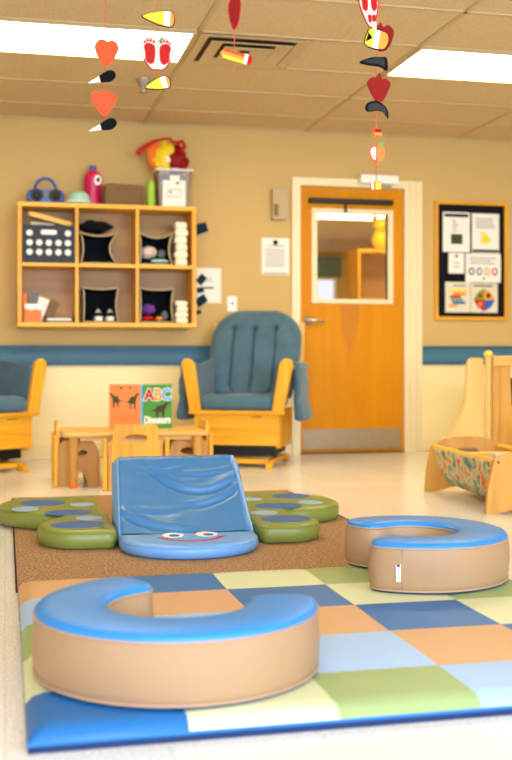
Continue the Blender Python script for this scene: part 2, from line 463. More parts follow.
for a, c in (((wx0-.045, wz0-.035), (wx0, wz1+.035)), ((wx1, wz0-.035), (wx1+.045, wz1+.035)), ((wx0, wz0-.035), (wx1, wz0)), ((wx0, wz1), (wx1, wz1+.035))):
    f.box((a[0], .008, a[1]), (c[0], .072, c[1]), 'trimw')
f.build('door_window_frame', d, bev=.004)
f = MB(); f.box((wx0, .036, wz0), (wx1, .042, wz1), 'glass'); f.build('door_window_glass', d)
f = MB(); f.box((.03, .012, .03), (DW-.03, .02, .185), 'kick'); f.build('kick_plate', d, bev=.002)
f = MB(); f.box((.004, -.02, .0), (DW-.004, .0, .012), 'brass'); f.build('threshold', d)
f = MB()                                        # lever handle
mxh = Matrix.Translation((.075, .02, 1.01)) @ Matrix.Rotation(PI/2, 4, 'X')
f.lathe([(.034, 0), (.034, .006), (.026, .014), (.016, .018), (.014, .05)], (0, 0, 0), 'steel', 20, mx=mxh)
f.tube([(.075, -.03, 1.01), (.10, -.036, 1.01), (.14, -.034, 1.008), (.19, -.026, 1.004)], [.015, .014, .012, .009], 'steel', 10)
f.build('lever_handle', d)
f = MB()
f.box((.075, -.03, 1.900), (.745, .018, 1.938), 'black'); f.box((.355, -.02, 1.83), (.372, .0, 1.90), 'black')
f.build('black_door_bar', d, bev=.006)
f = MB(); f.box((.46, -.085, 2.052), (.765, -.022, 2.118), 'whitep'); f.box((.555, -.06, 2.03), (.72, -.03, 2.05), 'steel'); f.build('door_closer', d, bev=.006)

# ---------------- adjoining room seen through the door glass
AX0, AX1, AY0, AY1 = 1.4, 5.4, WY+.14, 15.4
b = MB(); b.box((AX0, AY0, -.1), (AX1, AY1, 0), 'floor'); b.build('floor_adjoining', kind='structure')
b = MB(); b.box((AX0, AY0, CH+.02), (AX1, AY1, CH+.12), 'ceil'); b.build('ceiling_adjoining', kind='structure')
b = MB(); b.box((AX0-.1, AY0, 0), (AX0, AY1, CH+.02), 'wall'); b.build('wall_adjoining_left', kind='structure')
b = MB(); b.box((AX1, AY0, 0), (AX1+.1, AY1, CH+.02), 'wall'); b.build('wall_adjoining_right', kind='structure')
b = MB(); b.box((AX0-.1, AY1, 0), (AX1+.1, AY1+.1, CH+.02), 'wall'); b.build('wall_adjoining_back', kind='structure')

# ---------------- ceiling fittings
def troffer(x, y, w, h, label, z=CH, glow='light'):
    t = thing('ceiling_light', label, 'ceiling light', (x, y, z), 0, 'fluorescent ceiling panels')
    f = MB()
    for a, c in (((0, 0), (w, .02)), ((0, h-.02), (w, h)), ((0, .02), (.02, h-.02)), ((w-.02, .02), (w, h-.02))):
        f.box((*a, -.012), (*c, -.0005), 'grid')
    f.build('frame', t)
    f = MB(); f.box((.02, .02, -.008), (w-.02, h-.02, -.001), glow); f.build('diffuser', t)
for x, y, lb in ((-.22, 5.57, 'long bright ceiling panel at upper left, beside the air vent'),
              (2.22, 5.57, 'long bright ceiling panel at upper right, beyond the longest mobile'),
              (-.22, 3.13, 'ceiling panel overhead, left of the play mats'),
              (2.22, 3.13, 'ceiling panel overhead, right of the play mats'),
              (-.22, .69, 'ceiling panel nearest the windows on the left'),
              (2.22, .69, 'ceiling panel nearest the windows on the right'),
              (4.66, 3.13, 'ceiling panel overhead near the right wall')):
    troffer(x, y, 1.2, .59, lb, glow='light' if y > 5 else 'light_dim')     # the rows nearer the windows are dimmed by day
troffer(3.05, 12.2, 1.75, .75, 'ceiling panel seen through the glass of the door', CH+.02)
troffer(2.6, 8.6, 1.2, .59, 'unseen ceiling panel added behind the door to brighten the next room', CH+.02)  # added out of sight to brighten the bookcase behind the glass

t = thing('ceiling_vent', 'square louvred air vent in the ceiling beside the left light panel', 'air vent', (1.295, 5.865, CH))
f = MB(); f.box((-.29, -.29, -.0045), (.29, .29, -.0005), 'ventd'); f.build('duct', t)
f = MB()
for h0, h1, z0, z1 in ((.295, .245, -.010, -.006), (.225, .15, -.022, -.006), (.135, .03, -.022, -.006)):
    lo = [(-h0, -h0), (h0, -h0), (h0, h0), (-h0, h0)]; hi = [(-h1, -h1), (h1, -h1), (h1, h1), (-h1, h1)]
    f.loft([[(x, y, z0) for x, y in lo], [(x, y, z0-.003) for x, y in lo], [(x, y, z1-.003) for x, y in hi], [(x, y, z1) for x, y in hi], [(x, y, z0) for x, y in lo]], 'vent', (False, False))
f.build('louvre', t)
t = thing('fire_sprinkler', 'small chrome fire sprinkler head hanging from a ceiling tile', 'sprinkler', (.83, 6.62, CH))
f = MB(); f.lathe([(.05, -.001), (.046, -.012), (.03, -.035), (.022, -.05), (.02, -.052)], (0, 0, 0), 'steel', 20); f.build('escutcheon', t)
f = MB(); f.lathe([(.01, -.052), (.01, -.075), (.026, -.078), (.026, -.082), (.008, -.084)], (0, 0, 0), 'steel', 14); f.build('nozzle', t)

# ================================================================== WALL ITEMS
f = MB(); f.box((-.058, -.055, -.115), (.058, 0, .115), 'beige'); f.box((-.05, -.058, -.09), (-.015, -.054, .0), 'brown')
o = f.build('wall_chime', loc=(2.003, WY, 1.876), bev=.012, seg=3); tag(o, 'beige plastic box mounted high on the wall left of the door', 'wall box')

def paper(name, label, cat, x0, z0, x1, z1, lines=(), y=WY, extra=None, group=None, scallop=False, mat='white'):
    w, h = x1-x0, z1-z0; f = MB()
    if scallop:
        pl = [(w, h), (0, h), (0, 0)]; n = 9
        for k in range(n): pl += [(w*(k+a)/n, -.008*math.sin(PI*a)) for a in (.25, .5, .75, 1)]
        pl = [(x, z) for x, z in reversed(pl)]
        f.prism(pl, -.003, -.001, mat)
    else: f.box((0, -.003, 0), (w, -.001, h), mat)
    for (a, c, e, g, mt) in lines:              # bars as fractions
        f.box((a*w, -.0038, e*h), (c*w, -.0029, g*h), mt)
    if extra: extra(f, w, h)
    o = f.build(name, loc=(x0, y, z0)); return tag(o, label, cat, group)
def textlines(z0, z1, n, x0=.12, x1=.88, mt='ink', rnd=.15):
    out = []
    for k in range(n):
        z = z0+(z1-z0)*(k+.3)/n
        out.append((x0, x1-random.random()*rnd, z, z+(z1-z0)/n*.3, mt))
    return out
def seal(f, w, h): f.prism(oval(w*.5, h*.88, w*.09, w*.09), -.0038, -.0029, 'inkd')
paper('wall_notice', 'white printed notice with a round seal taped left of the door', 'paper notice', 1.872, 1.351, 2.085, 1.626, textlines(.2, .72, 8)+[(.06, .94, .03, .05, 'inkd'), (.2, .8, .78, .80, 'ink')], extra=seal)
paper('wall_paper', 'plain white sheet on the wall just right of the cubby shelf', 'paper notice', 1.374, 1.134, 1.562, 1.391, [(.3, .7, .4, .46, 'ink'), (.35, .65, .62, .64, 'ink'), (.3, .6, .7, .72, 'ink')])
t = thing('light_switch', 'white light switch plate above the rocking chair', 'light switch', (1.646, WY, 1.128))
f = MB(); f.box((-.036, -.008, -.056), (.036, 0, .056), 'whitep'); f.build('plate', t, bev=.003)
f = MB(); f.box((-.006, -.018, -.004), (.006, -.008, .014), 'ink'); f.build('toggle', t)
for (x, z, a, s_, lb) in ((1.408, 1.682, 20, .05, 'navy felt tab on the wall beside the shelf top, topmost of the column'),
                        (1.412, 1.305, 50, .036, 'navy felt tab second from the top, over the white sheet'),
                        (1.405, 1.228, 10, .026, 'small navy felt tab third from the top, over the white sheet'),
                        (1.412, 1.15, 35, .042, 'larger navy felt tab at the lower edge of the white sheet'),
                        (1.392, 1.065, 15, .018, 'tiny navy felt tab, lowest of the column by the shelf')):
    f = MB(); c, s2 = math.cos(R(a)), math.sin(R(a))
    q = [(-s_, -s_*.75), (s_, -s_*.75), (s_*1.05, s_*.7), (-s_*.9, s_*.8)]
    f.prism([(u*c-v*s2, u*s2+v*c) for u, v in q], -.007, 0, 'navy')
    o = f.build('felt_tab', loc=(x, WY, z)); tag(o, lb, 'felt tab', 'navy felt tabs beside the shelf')

# bulletin board
BX0, BX1, BZ0, BZ1 = 3.25, 3.862, 1.022, 1.948
t = thing('bulletin_board', 'black bulletin board in a honey wood frame right of the door', 'notice board', (BX0, WY, BZ0))
w, h = BX1-BX0, BZ1-BZ0
f = MB()
f.box((0, -.03, 0), (.026, 0, h), 'honey'); f.box((w-.026, -.03, 0), (w, 0, h), 'honey')
f.box((.026, -.03, 0), (w-.026, 0, .026), 'honeyx'); f.box((.026, -.03, h-.026), (w-.026, 0, h), 'honeyx'); f.build('frame', t, bev=.004)
f = MB(); f.box((.026, -.012, .026), (w-.026, 0, h-.026), 'blackf'); f.build('backing', t)
by = WY-.012
g = 'papers on the bulletin board'
paper('pinned_paper', 'white sheet with a grey-green square, upper left of the black board', 'pinned paper', 3.318, 1.552, 3.545, 1.862, [(.06, .94, .88, .96, 'inkd'), (.3, .72, .2, .45, 'dino')]+textlines(.5, .85, 6, .35, .55), by, group=g)
def chick(f, w, h):
    f.prism(smooth_loop([(.3*w, .3*h), (.5*w, .24*h), (.68*w, .3*h), (.66*w, .4*h), (.5*w, .5*h), (.36*w, .54*h), (.3*w, .5*h), (.4*w, .42*h)], 3), -.0038, -.0029, 'yellow')
paper('pinned_paper', 'white sheet with a yellow picture, upper right of the black board', 'pinned paper', 3.562, 1.545, 3.792, 1.858, [(.02, .98, .02, .1, 'dino')]+textlines(.62, .9, 5), by, chick, group=g)
paper('pinned_paper', 'smallest white slip, middle left of the black board', 'pinned paper', 3.366, 1.385, 3.496, 1.545, [(.42, .58, .78, .92, 'dino'), (.3, .7, .5, .54, 'ink'), (.3, .7, .3, .34, 'ink')], by, group=g)
def dots(f, w, h):
    for k, c in enumerate(('dino', 'blue', 'amber', 'red')):
        f.prism(oval(w*(.17+.22*k), h*.38, w*.085, w*.105, 16), -.0038, -.0029, c); f.prism(oval(w*(.17+.22*k), h*.38, w*.045, w*.06, 12), -.0042, -.0037, 'white')
paper('pinned_paper', 'white sheet with four coloured discs in a row, middle right of the board', 'pinned paper', 3.508, 1.318, 3.806, 1.543, textlines(.62, .9, 3)+[(.48, .54, .1, .16, 'inkd')], by, dots, group=g)
def book_pic(f, w, h):
    for k, (c, a, e) in enumerate((('amber', .15, .5), ('blue', .28, .8), ('ogreen', .22, .7), ('red', .18, .62), ('orange', .3, .82), ('yellow', .1, .9))):
        f.box((w*a, -.0038, h*(.16+.1*k)), (w*e, -.0029, h*(.25+.1*k)), c)
paper('pinned_paper', 'cream sheet with a stack of coloured bars, lower left of the board', 'pinned paper', 3.338, 1.085, 3.548, 1.318, [(.3, .8, .86, .9, 'ink')], by, book_pic, group=g, scallop=True, mat='sheet')
def diamond(f, w, h):
    cx, cy, r_ = w*.5, h*.42, w*.42
    for k, c in enumerate(('blue', 'amber', 'ogreen', 'red')):
        a = R(90*k-90); u = (math.cos(a), math.sin(a)); v = (-u[1], u[0])
        q = [(0, 0), (u[0], u[1]), ((u[0]+v[0])*.62, (u[1]+v[1])*.62), (v[0], v[1])]
        f.prism([(cx+p[0]*r_*.95, cy+p[1]*r_*.95) for p in q], -.0038, -.0029, c)
    for k, c in enumerate(('dino', 'red', 'orange', 'blue')):
        a = R(90*k+45); f.prism(oval(cx+math.cos(a)*r_*.5, cy+math.sin(a)*r_*.5, w*.09, w*.09, 14), -.0043, -.0037, c)
paper('pinned_paper', 'cream sheet with a four-colour diamond wheel, lower right of the board', 'pinned paper', 3.552, 1.085, 3.78, 1.312, [(.1, .8, .88, .93, 'inkd')], by, diamond, group=g, scallop=True, mat='sheet')

# ================================================================== CUBBY SHELF
SX0, SX1, SZ0, SZ1, SY = .083, 1.325, .943, 1.80, 7.57
t = thing('cubby_shelf', 'golden wooden wall shelf with six open cubbies', 'shelf', (SX0, SY, SZ0))
w, h, dp = SX1-SX0, SZ1-SZ0, WY-SY; th = .03
f = MB(); f.box((0, 0, h-th), (w, dp, h), 'shelf'); f.build('top_board', t, bev=.002)
f = MB(); f.box((0, 0, 0), (w, dp, th), 'shelf'); f.build('bottom_board', t, bev=.002)
for x in (0, w-th): f = MB(); f.box((x, 0, th), (x+th, dp, h-th), 'honey'); f.build('side_board', t, bev=.002)
for x in (w/3-.012, 2*w/3-.006): f = MB(); f.box((x-.011, .002, th), (x+.011, dp-.012, h-th), 'honey'); f.build('divider', t)
f = MB(); f.box((th, .001, h/2-.011), (w-th, dp-.012, h/2+.011), 'shelf'); f.build('middle_board', t)
f = MB(); f.box((th, dp-.012, th), (w-th, dp-.001, h-th), 'shelfin'); f.build('back_panel', t)
zb, zm, zt = SZ0+.03, SZ0+h/2+.011, SZ1
C1, C2, C3 = SX0+.03, SX0+w/3, SX0+2*w/3+.005

# black crate with round holes
t = thing('storage_crate', 'black crate with rows of white dots in the upper left cubby', 'crate', (.295, 7.58, zm+.001))
cw, chh = .178, .262
holes = [oval(-.13+.065*k, z, .022, .022, 16) for z in (.075, .14) for k in range(5)] + [oval(x, .207, .022, .022, 16) for x in (-.13, .13)] + [rrect(-.055, .195, .055, .23, .016)]
out = [(-cw+.012, 0), (cw-.012, 0), (cw, .03), (cw-.004, chh), (-cw+.004, chh), (-cw, .03)]
f = MB(); f.mesh(curve_mesh([out]+holes, .006), 'black', upright(0, .006, 0)); f.build('front_panel', t)
f = MB()
f.box((-cw, .01, 0), (-cw+.006, .25, chh), 'black'); f.box((cw-.006, .01, 0), (cw, .25, chh), 'black'); f.box((-cw+.006, .244, 0), (cw-.006, .25, chh), 'black'); f.box((-cw+.006, .01, 0), (cw-.006, .244, .006), 'black')
f.build('crate_body', t)
f = MB(); f.box((-cw+.01, .0115, .04), (cw-.01, .016, chh-.006), 'whitep'); f.build('white_lining', t)
def flat_paper(name, label, cat, x, y, z, w, h, tilt, mat, group=None, lean=-12, th_=.004):
    f = MB(); f.box((-w/2, -th_/2, 0), (w/2, th_/2, h), mat, Matrix.Rotation(R(tilt), 4, 'Y') @ Matrix.Rotation(R(lean), 4, 'X'))
    o = f.build(name, loc=(x, y, z)); return tag(o, label, cat, group)
flat_paper('paper_sheaf', 'white papers sticking out of the black crate', 'papers', .27, 7.64, zm+.06, .16, .22, -6, 'white')
flat_paper('paper_sheaf', 'cream envelope leaning in the black crate behind the white papers', 'papers', .24, 7.67, zm+.05, .16, .25, 4, 'sheet')
f = MB(); f.box((-.15, -.002, -.016), (.15, .002, .016), 'rod', Matrix.Rotation(R(14), 4, 'Y'))
o = f.build('yellow_folder', loc=(.31, 7.66, zm+.315)); tag(o, 'yellow folder lying slanted across the top of the black crate', 'folder')

# fabric bins
def fabric_bin(x0, x1, z, hh, pinch, label):
    t = thing('fabric_bin', label, 'storage bin', ((x0+x1)/2, 7.6, z), 0, 'black fabric bins in the cubbies')
    hw = (x1-x0)/2
    def ring(k, ins=0, y=0):
        pts = []
        for i in range(8): pts.append((-hw+2*hw*i/8, .004, 0))
        for i in range(8): u = i/8; pts.append((hw - pinch[1]*math.sin(PI*u)*1, 0, hh*u))
        for i in range(8): u = i/8; pts.append((hw-2*hw*u, 0, hh - pinch[0]*math.sin(PI*u)))
        for i in range(8): u = i/8; pts.append((-hw + pinch[1]*.35*math.sin(PI*u), 0, hh*(1-u)))
        return [(x*(1-ins), y, max(z_, .004)*(1-ins*.5)+ins*.01) for x, _, z_ in pts]
    f = MB()
    f.loft([ring(0, 0, 0), ring(0, .01, .12), ring(0, .02, .225), ring(0, .06, .225), ring(0, .05, .12), ring(0, .035, 0), ring(0, 0, 0)], 'blackf', (False, False))
    lp = ring(0, .03, .2245); f.add(lp, [tuple(range(len(lp)))], 'blackf')
    f.build('bin_body', t)
    f = MB(); f.tube(ring(0, .015, -.002), .0055, 'beige', 6, closed=True); f.build('binding', t)
    return t
fabric_bin(.512, .765, zm+.003, .215, (.02, .05), 'black fabric bin with nothing in front, upper middle cubby')
fabric_bin(.924, 1.158, zm+.003, .225, (.035, .025), 'black fabric bin holding pale clothes, upper right cubby')
fabric_bin(.53, .775, zb+.003, .245, (.012, .015), 'black fabric bin with sneakers in its mouth, lower middle cubby')
fabric_bin(.926, 1.165, zb+.003, .245, (.012, .012), 'black fabric bin of colourful small clothes, lower right cubby')

def blob(name, label, cat, x, y, z, r, mat, group=None, seed=0, amp=.25):
    f = MB(); o0 = Vector((seed*3.1, seed*1.7, 0))
    f.ball((0, 0, r[2]), r, mat, 18, 12, fn=lambda q: 1+amp*noise.noise(Vector(q)*1.8+o0))
    zs = min(v.co.z for v in f.bm.verts)
    for v in f.bm.verts: v.co.z -= zs
    o = f.build(name, loc=(x, y, z)); return tag(o, label, cat, group)
blob('folded_cloth', 'pale pink bundled cloth in the upper right fabric bin', 'clothing', 1.0, 7.715, zm+.052, (.062, .05, .045), 'rose', seed=1)
blob('folded_cloth', 'grey bundled cloth beside the pink one in the upper right bin', 'clothing', 1.098, 7.72, zm+.05, (.032, .04, .035), 'grey', seed=2)
blob('folded_cloth', 'mint cloth lying in front in the upper right bin', 'clothing', 1.07, 7.63, zm+.017, (.065, .022, .013), 'teal', seed=3)
blob('folded_cloth', 'purple cloth at the left of the lower right bin', 'clothing', 1.0, 7.7, zb+.06, (.05, .045, .04), 'purple', seed=4)
blob('folded_cloth', 'red cloth lying in front in the lower right bin', 'clothing', .99, 7.64, zb+.017, (.045, .03, .017), 'red', seed=5)
blob('folded_cloth', 'yellow cloth in the middle of the lower right bin', 'clothing', 1.07, 7.655, zb+.017, (.028, .03, .017), 'amber', seed=6)
blob('folded_cloth', 'grey cloth at the right of the lower right bin', 'clothing', 1.115, 7.70, zb+.018, (.026, .04, .035), 'grey', seed=7)
blob('dark_bag', 'dark crumpled bag heaped on the upper middle fabric bin', 'bag', .62, 7.72, zm+.222, (.115, .07, .045), 'blackf', seed=8, amp=.35)

def sneaker(x, label):
    t = thing('sneaker', label, 'shoe', (x, 7.63, zb+.016), 0, 'sneakers in the lower middle bin')
    sole = [(px_*.9, py) for px_, py in smooth_loop([(-.03, 0), (0, -.015), (.03, 0), (.034, .06), (.026, .11), (.028, .14), (0, .155), (-.028, .14), (-.026, .11), (-.034, .06)], 3)]
    f = MB(); f.pillow(sole, [(.002, 0), (0, .008), (0, .026), (.003, .03)], 'whitep'); f.build('sole', t)
    f = MB(); up = inset(sole, .003)
    loops = []
    for k, (sc, z) in enumerate(((1, .03), (.97, .045), (.8, .065), (.62, .08))):
        loops.append([(x_*sc, .1+(y_-.1)*sc*(1 if y_ > .1 else (1-.12*k)), z+max(0, (y_-.05))*.25*k/3) for x_, y_ in up])
    f.loft(loops, 'blackf'); f.build('upper', t)
    f = MB()
    for k in range(3): f.tube([(-.018, .028+.014*k, .058+.006*k), (0, .024+.014*k, .068+.006*k), (.018, .028+.014*k, .058+.006*k)], .0028, 'whitep', 5)
    f.build('laces', t)
sneaker(.64, 'black sneaker with a white sole in the lower middle bin, left shoe of the pair')
sneaker(.722, 'black sneaker with a white sole in the lower middle bin, right shoe of the pair')

# nappy stacks: each folded nappy
def nappies(x, z, n, hgt, where):
    for k in range(n):
        f = MB(); wv = .046+.003*math.sin(k*2.1)
        f.pillow(rrect(-wv, -.07, wv, .07, .02), [(.012, 0), (.002, hgt*.2), (0, hgt*.5), (.002, hgt*.8), (.012, hgt*.98)], 'nappy')
        o = f.build('folded_nappy', loc=(x+.003*math.sin(k*3.7), 7.66, z+.001+k*hgt))
        tag(o, 'folded white nappy in the %s stack, number %s from the bottom' % (where, ['one', 'two', 'three', 'four', 'five', 'six', 'seven'][k]), 'nappy', 'folded nappies in the right cubbies')
nappies(1.222, zm, 6, .052, 'taller upper'); nappies(1.226, zb, 4, .040, 'shorter lower')

# lower-left cubby: orange box of papers etc.
t = thing('magazine_box', 'orange box with a white rim in the lower left cubby', 'box', (.19, 7.60, zb+.001))
f = MB()
for a, c in (((-.055, 0), (.055, .004)), ((-.055, .156), (.055, .16)), ((-.055, .004), (-.051, .156)), ((.051, .004), (.055, .156))): f.box((*a, 0), (*c, .115), 'orange')
f.box((-.051, .004, 0), (.051, .156, .004), 'orange'); f.build('box_body', t)
f = MB()
pl = [(-.056, .125), (-.056, .09)]+[(-.056+.112*k/8, .088+.006*math.sin(k*PI/2)) for k in range(1, 8)]+[(.056, .09), (.056, .125)]
f.prism(list(reversed(pl)), -.003, -.0005, 'whitep'); f.build('rim_label', t)
for x, y, z, w_, h_, tl, mt, lb in ((.135, 7.62, zb+.004, .02, .2, 0, 'orange', 'thin orange folder standing at the far left of the lower left cubby'),
                           (.165, 7.66, zb+.02, .06, .2, 12, 'grey', 'grey leaflet leaning in the orange box'),
                           (.20, 7.69, zb+.02, .10, .17, 20, 'white', 'white leaflet leaning in the orange box'),
                           (.285, 7.74, zb+.045, .07, .13, 30, 'brown', 'brown card leaning right of the orange box')):
    flat_paper('leaflet', lb, 'leaflet', x, y, z, w_, h_, tl, mt, 'leaflets in the lower left cubby', -8)
f = MB(); f.box((-.09, -.06, 0), (.09, .06, .014), 'grey'); f.box((-.085, -.055, .0145), (.08, .05, .03), 'white'); f.box((-.09, -.06, .0305), (.085, .055, .036), 'brown')
o = f.build('notepad_pile', loc=(.37, 7.66, zb+.001)); tag(o, 'flat pile of grey notepads on the lower left cubby floor', 'notepads')
f = MB(); f.tube([(.016*math.cos(a*PI/6), .0, .024+.016*math.sin(a*PI/6)) for a in range(12)], .007, 'black', 6, closed=True)
o = f.build('tape_roll', loc=(.478, 7.61, zb+.0015)); tag(o, 'small black ring of tape at the right of the lower left cubby', 'tape')

# ---- on top of the shelf
t = thing('boombox', 'blue portable radio with two black speakers on the shelf top', 'radio', (.275, 7.68, zt+.001))
f = MB(); f.loft([[(x*s_, y, z*s_+.048*(1-s_)) for x, z in rrect(-.13, 0, .13, .098, .045)] for y, s_ in ((-.06, .9), (-.045, 1), (.045, 1), (.06, .9))], 'blue'); f.build('case', t)
for x in (-.062, .066):
    mxh = Matrix.Translation((x, -.06, .052)) @ Matrix.Rotation(PI/2, 4, 'X')
    f = MB(); f.lathe([(.046, -.008), (.046, .006), (.038, .008), (.02, .002), (.012, .008)], (0, 0, 0), 'black', 20, mx=mxh); f.build('speaker', t)
f = MB(); f.lathe([(.02, -.004), (.02, .006), (.01, .008)], (0, 0, 0), 'grey', 12, mx=Matrix.Translation((.002, -.06, .062)) @ Matrix.Rotation(PI/2, 4, 'X')); f.build('dial', t)
f = MB(); f.tube([(.075*math.cos(R(a)), 0, .085+.095*math.sin(R(a))) for a in range(0, 181, 12)], .011, 'blue', 8); f.build('handle', t)

t = thing('baseball_cap', 'mint and green cap lying on the shelf top beside the radio', 'cap', (.505, 7.655, zt+.001))
f = MB()
f.loft([[(r_*math.cos(2*PI*k/20)*.08, r_*math.sin(2*PI*k/20)*.068, z) for k in range(20)] for r_, z in ((1, .0), (1, .03), (.9, .06), (.65, .085), (.3, .098), (.05, .1))], 'teal', mats=['teal', 'teal', 'teal', 'lime', 'lime']); f.build('crown', t)
f = MB(); br = arc(-.01, .0, .095, .085, 180, 360, 14)
f.loft([[(x, y-.02, .012) for x, y in br]+[(.07, -.015, .012), (-.09, -.015, .012)], [(x, y-.02, .020) for x, y in br]+[(.07, -.015, .020), (-.09, -.015, .020)]], 'whitep'); f.build('brim', t)
f = MB(); f.lathe([(.022, 0), (.022, .004), (.02, .005)], (0, 0, 0), 'ogreen', 14, mx=Matrix.Translation((0, -.052, .045)) @ Matrix.Rotation(R(70), 4, 'X')); f.build('badge', t)

t = thing('water_bottle', 'magenta water bottle with a blue cap on the shelf top', 'bottle', (.612, 7.795, zt+.001))
f = MB(); f.lathe([(.052, 0), (.064, .006), (.066, .05), (.061, .1), (.066, .15), (.067, .2), (.056, .24), (.034, .258), (.028, .27)], (0, 0, 0), 'pink', 24); f.build('bottle_body', t)
f = MB(); f.lathe([(.026, .27), (.026, .292), (.018, .302), (.01, .304)], (0, 0, 0), 'blue', 16); f.build('bottle_cap', t)
f = MB(); f.prism(oval(.03, .19, .026, .036, 18), -.068, -.056, 'whitep'); f.prism(oval(.032, .192, .012, .018, 14), -.0695, -.068, 'blackf'); f.build('label_patch', t)

f = MB()
for k in range(7): f.box((-.14+.004*(k % 2), -.075, .001+k*.0205), (.14-.003*((k+1) % 2), .08, .0195+k*.0205), 'brown')
f.loft([[(-.145, -.06, .145), (.14, -.06, .145), (.14, .07, .145), (-.145, .07, .145)], [(-.1, -.05, .158), (.13, -.05, .15), (.13, .06, .15), (-.1, .06, .158)]], 'brown')
o = f.build('brown_box', loc=(.823, 7.70, zt+.001), bev=.006); tag(o, 'low brown ribbed card box on the shelf top, between bottle and clear bin', 'box')
t = thing('green_tube', 'lime green tube standing against the clear bin on the shelf top', 'tube', (1.004, 7.60, zt+.001))
f = MB(); f.lathe([(.024, 0), (.028, .004), (.029, .06), (.027, .07), (.029, .08), (.029, .15), (.024, .156)], (0, 0, 0), 'lime', 18); f.build('tube_body', t)
f = MB(); f.lathe([(.022, .156), (.022, .175), (.018, .178)], (0, 0, 0), 'lime', 16); f.build('tube_cap', t)

t = thing('clear_bin', 'clear plastic bin with a white label on the shelf top', 'plastic bin', (1.172, 7.70, zt+.001))
f = MB(); H_ = .262
o_ = rrect(-.128, -.10, .128, .10, .02); f.pillow(o_, [(.026, 0), (.024, .004), (.0, H_), (.004, H_), (.022, .008)], 'bin'); f.build('bin_body', t)
f = MB(); f.tube([(x*1.04, y*1.04, H_) for x, y in o_], .008, 'whitep', 6, closed=True); f.build('bin_rim', t)
f = MB(); f.box((-.085, -.103, .004), (.078, -.099, .19), 'white', Matrix.Rotation(R(3), 4, 'X')); f.box((-.035, -.105, .19), (.035, -.101, .225), 'white', Matrix.Rotation(R(3), 4, 'X'))
f.box((-.05, -.1045, .075), (.045, -.1032, .078), 'inkd', Matrix.Rotation(R(3), 4, 'X')); f.box((-.05, -.1045, .125), (.045, -.1032, .128), 'inkd', Matrix.Rotation(R(3), 4, 'X'))
f.box((-.05, -.1045, .075), (-.047, -.1032, .128), 'inkd', Matrix.Rotation(R(3), 4, 'X')); f.box((.042, -.1045, .075), (.045, -.1032, .128), 'inkd', Matrix.Rotation(R(3), 4, 'X'))
f.box((.012, -.1045, .165), (.03, -.1032, .18), 'inkd', Matrix.Rotation(R(3), 4, 'X')); f.box((-.035, -.1045, .10), (-.02, -.1032, .112), 'inkd', Matrix.Rotation(R(3), 4, 'X'))
f.build('white_label', t)
f = MB(); f.pillow(rrect(-.09, -.07, .09, .08, .02), [(.004, .012), (0, .03), (0, .17), (.01, .19)], 'beigep'); f.build('bin_contents', t)

t = thing('toy_bag', 'red and yellow plastic bag of toys heaped on the clear bin', 'bag', (1.12, 7.70, zt+.272))
f = MB(); f.ball((0, 0, .09), (.095, .065, .11), 'yellow', 20, 14, fn=lambda q: 1+.3*noise.noise(Vector(q)*2.2)); f.build('yellow_bag', t)
f = MB(); f.ball((.075, -.005, .075), (.085, .065, .10), 'darkred', 18, 12, fn=lambda q: 1+.35*noise.noise(Vector(q)*2.5+Vector((4, 1, 2)))); f.build('red_bag', t)
f = MB(); f.ball((-.07, .01, .11), (.06, .045, .10), 'orange', 16, 10, fn=lambda q: 1+.3*noise.noise(Vector(q)*2.5+Vector((1, 7, 2)))); f.build('orange_bag', t)
f = MB(); f.ball((.11, .02, .105), (.04, .03, .05), 'lime', 14, 10, fn=lambda q: 1+.4*noise.noise(Vector(q)*2+Vector((9, 1, 2)))); f.build('green_wrapper', t)
f = MB(); f.tube([(-.2, -.01, .1), (-.185, -.015, .13), (-.15, -.02, .16), (-.09, -.03, .20), (-.02, -.03, .22), (.03, -.03, .225), (.05, -.03, .20), (.09, -.03, .20), (.12, -.025, .21), (.14, -.02, .18), (.1, -.02, .12)], [.02, .02, .016, .012, .01, .01, .012, .014, .016, .016, .014], 'red', 8); f.build('red_handle', t)
f = MB(); f.box((-.01, -.068, .05), (.02, -.062, .09), 'white', Matrix.Rotation(R(15), 4, 'Z') @ Matrix.Rotation(R(-10), 4, 'Y')); f.box((.045, -.07, .0), (.09, -.064, .012), 'skyb'); f.build('printed_tag', t)

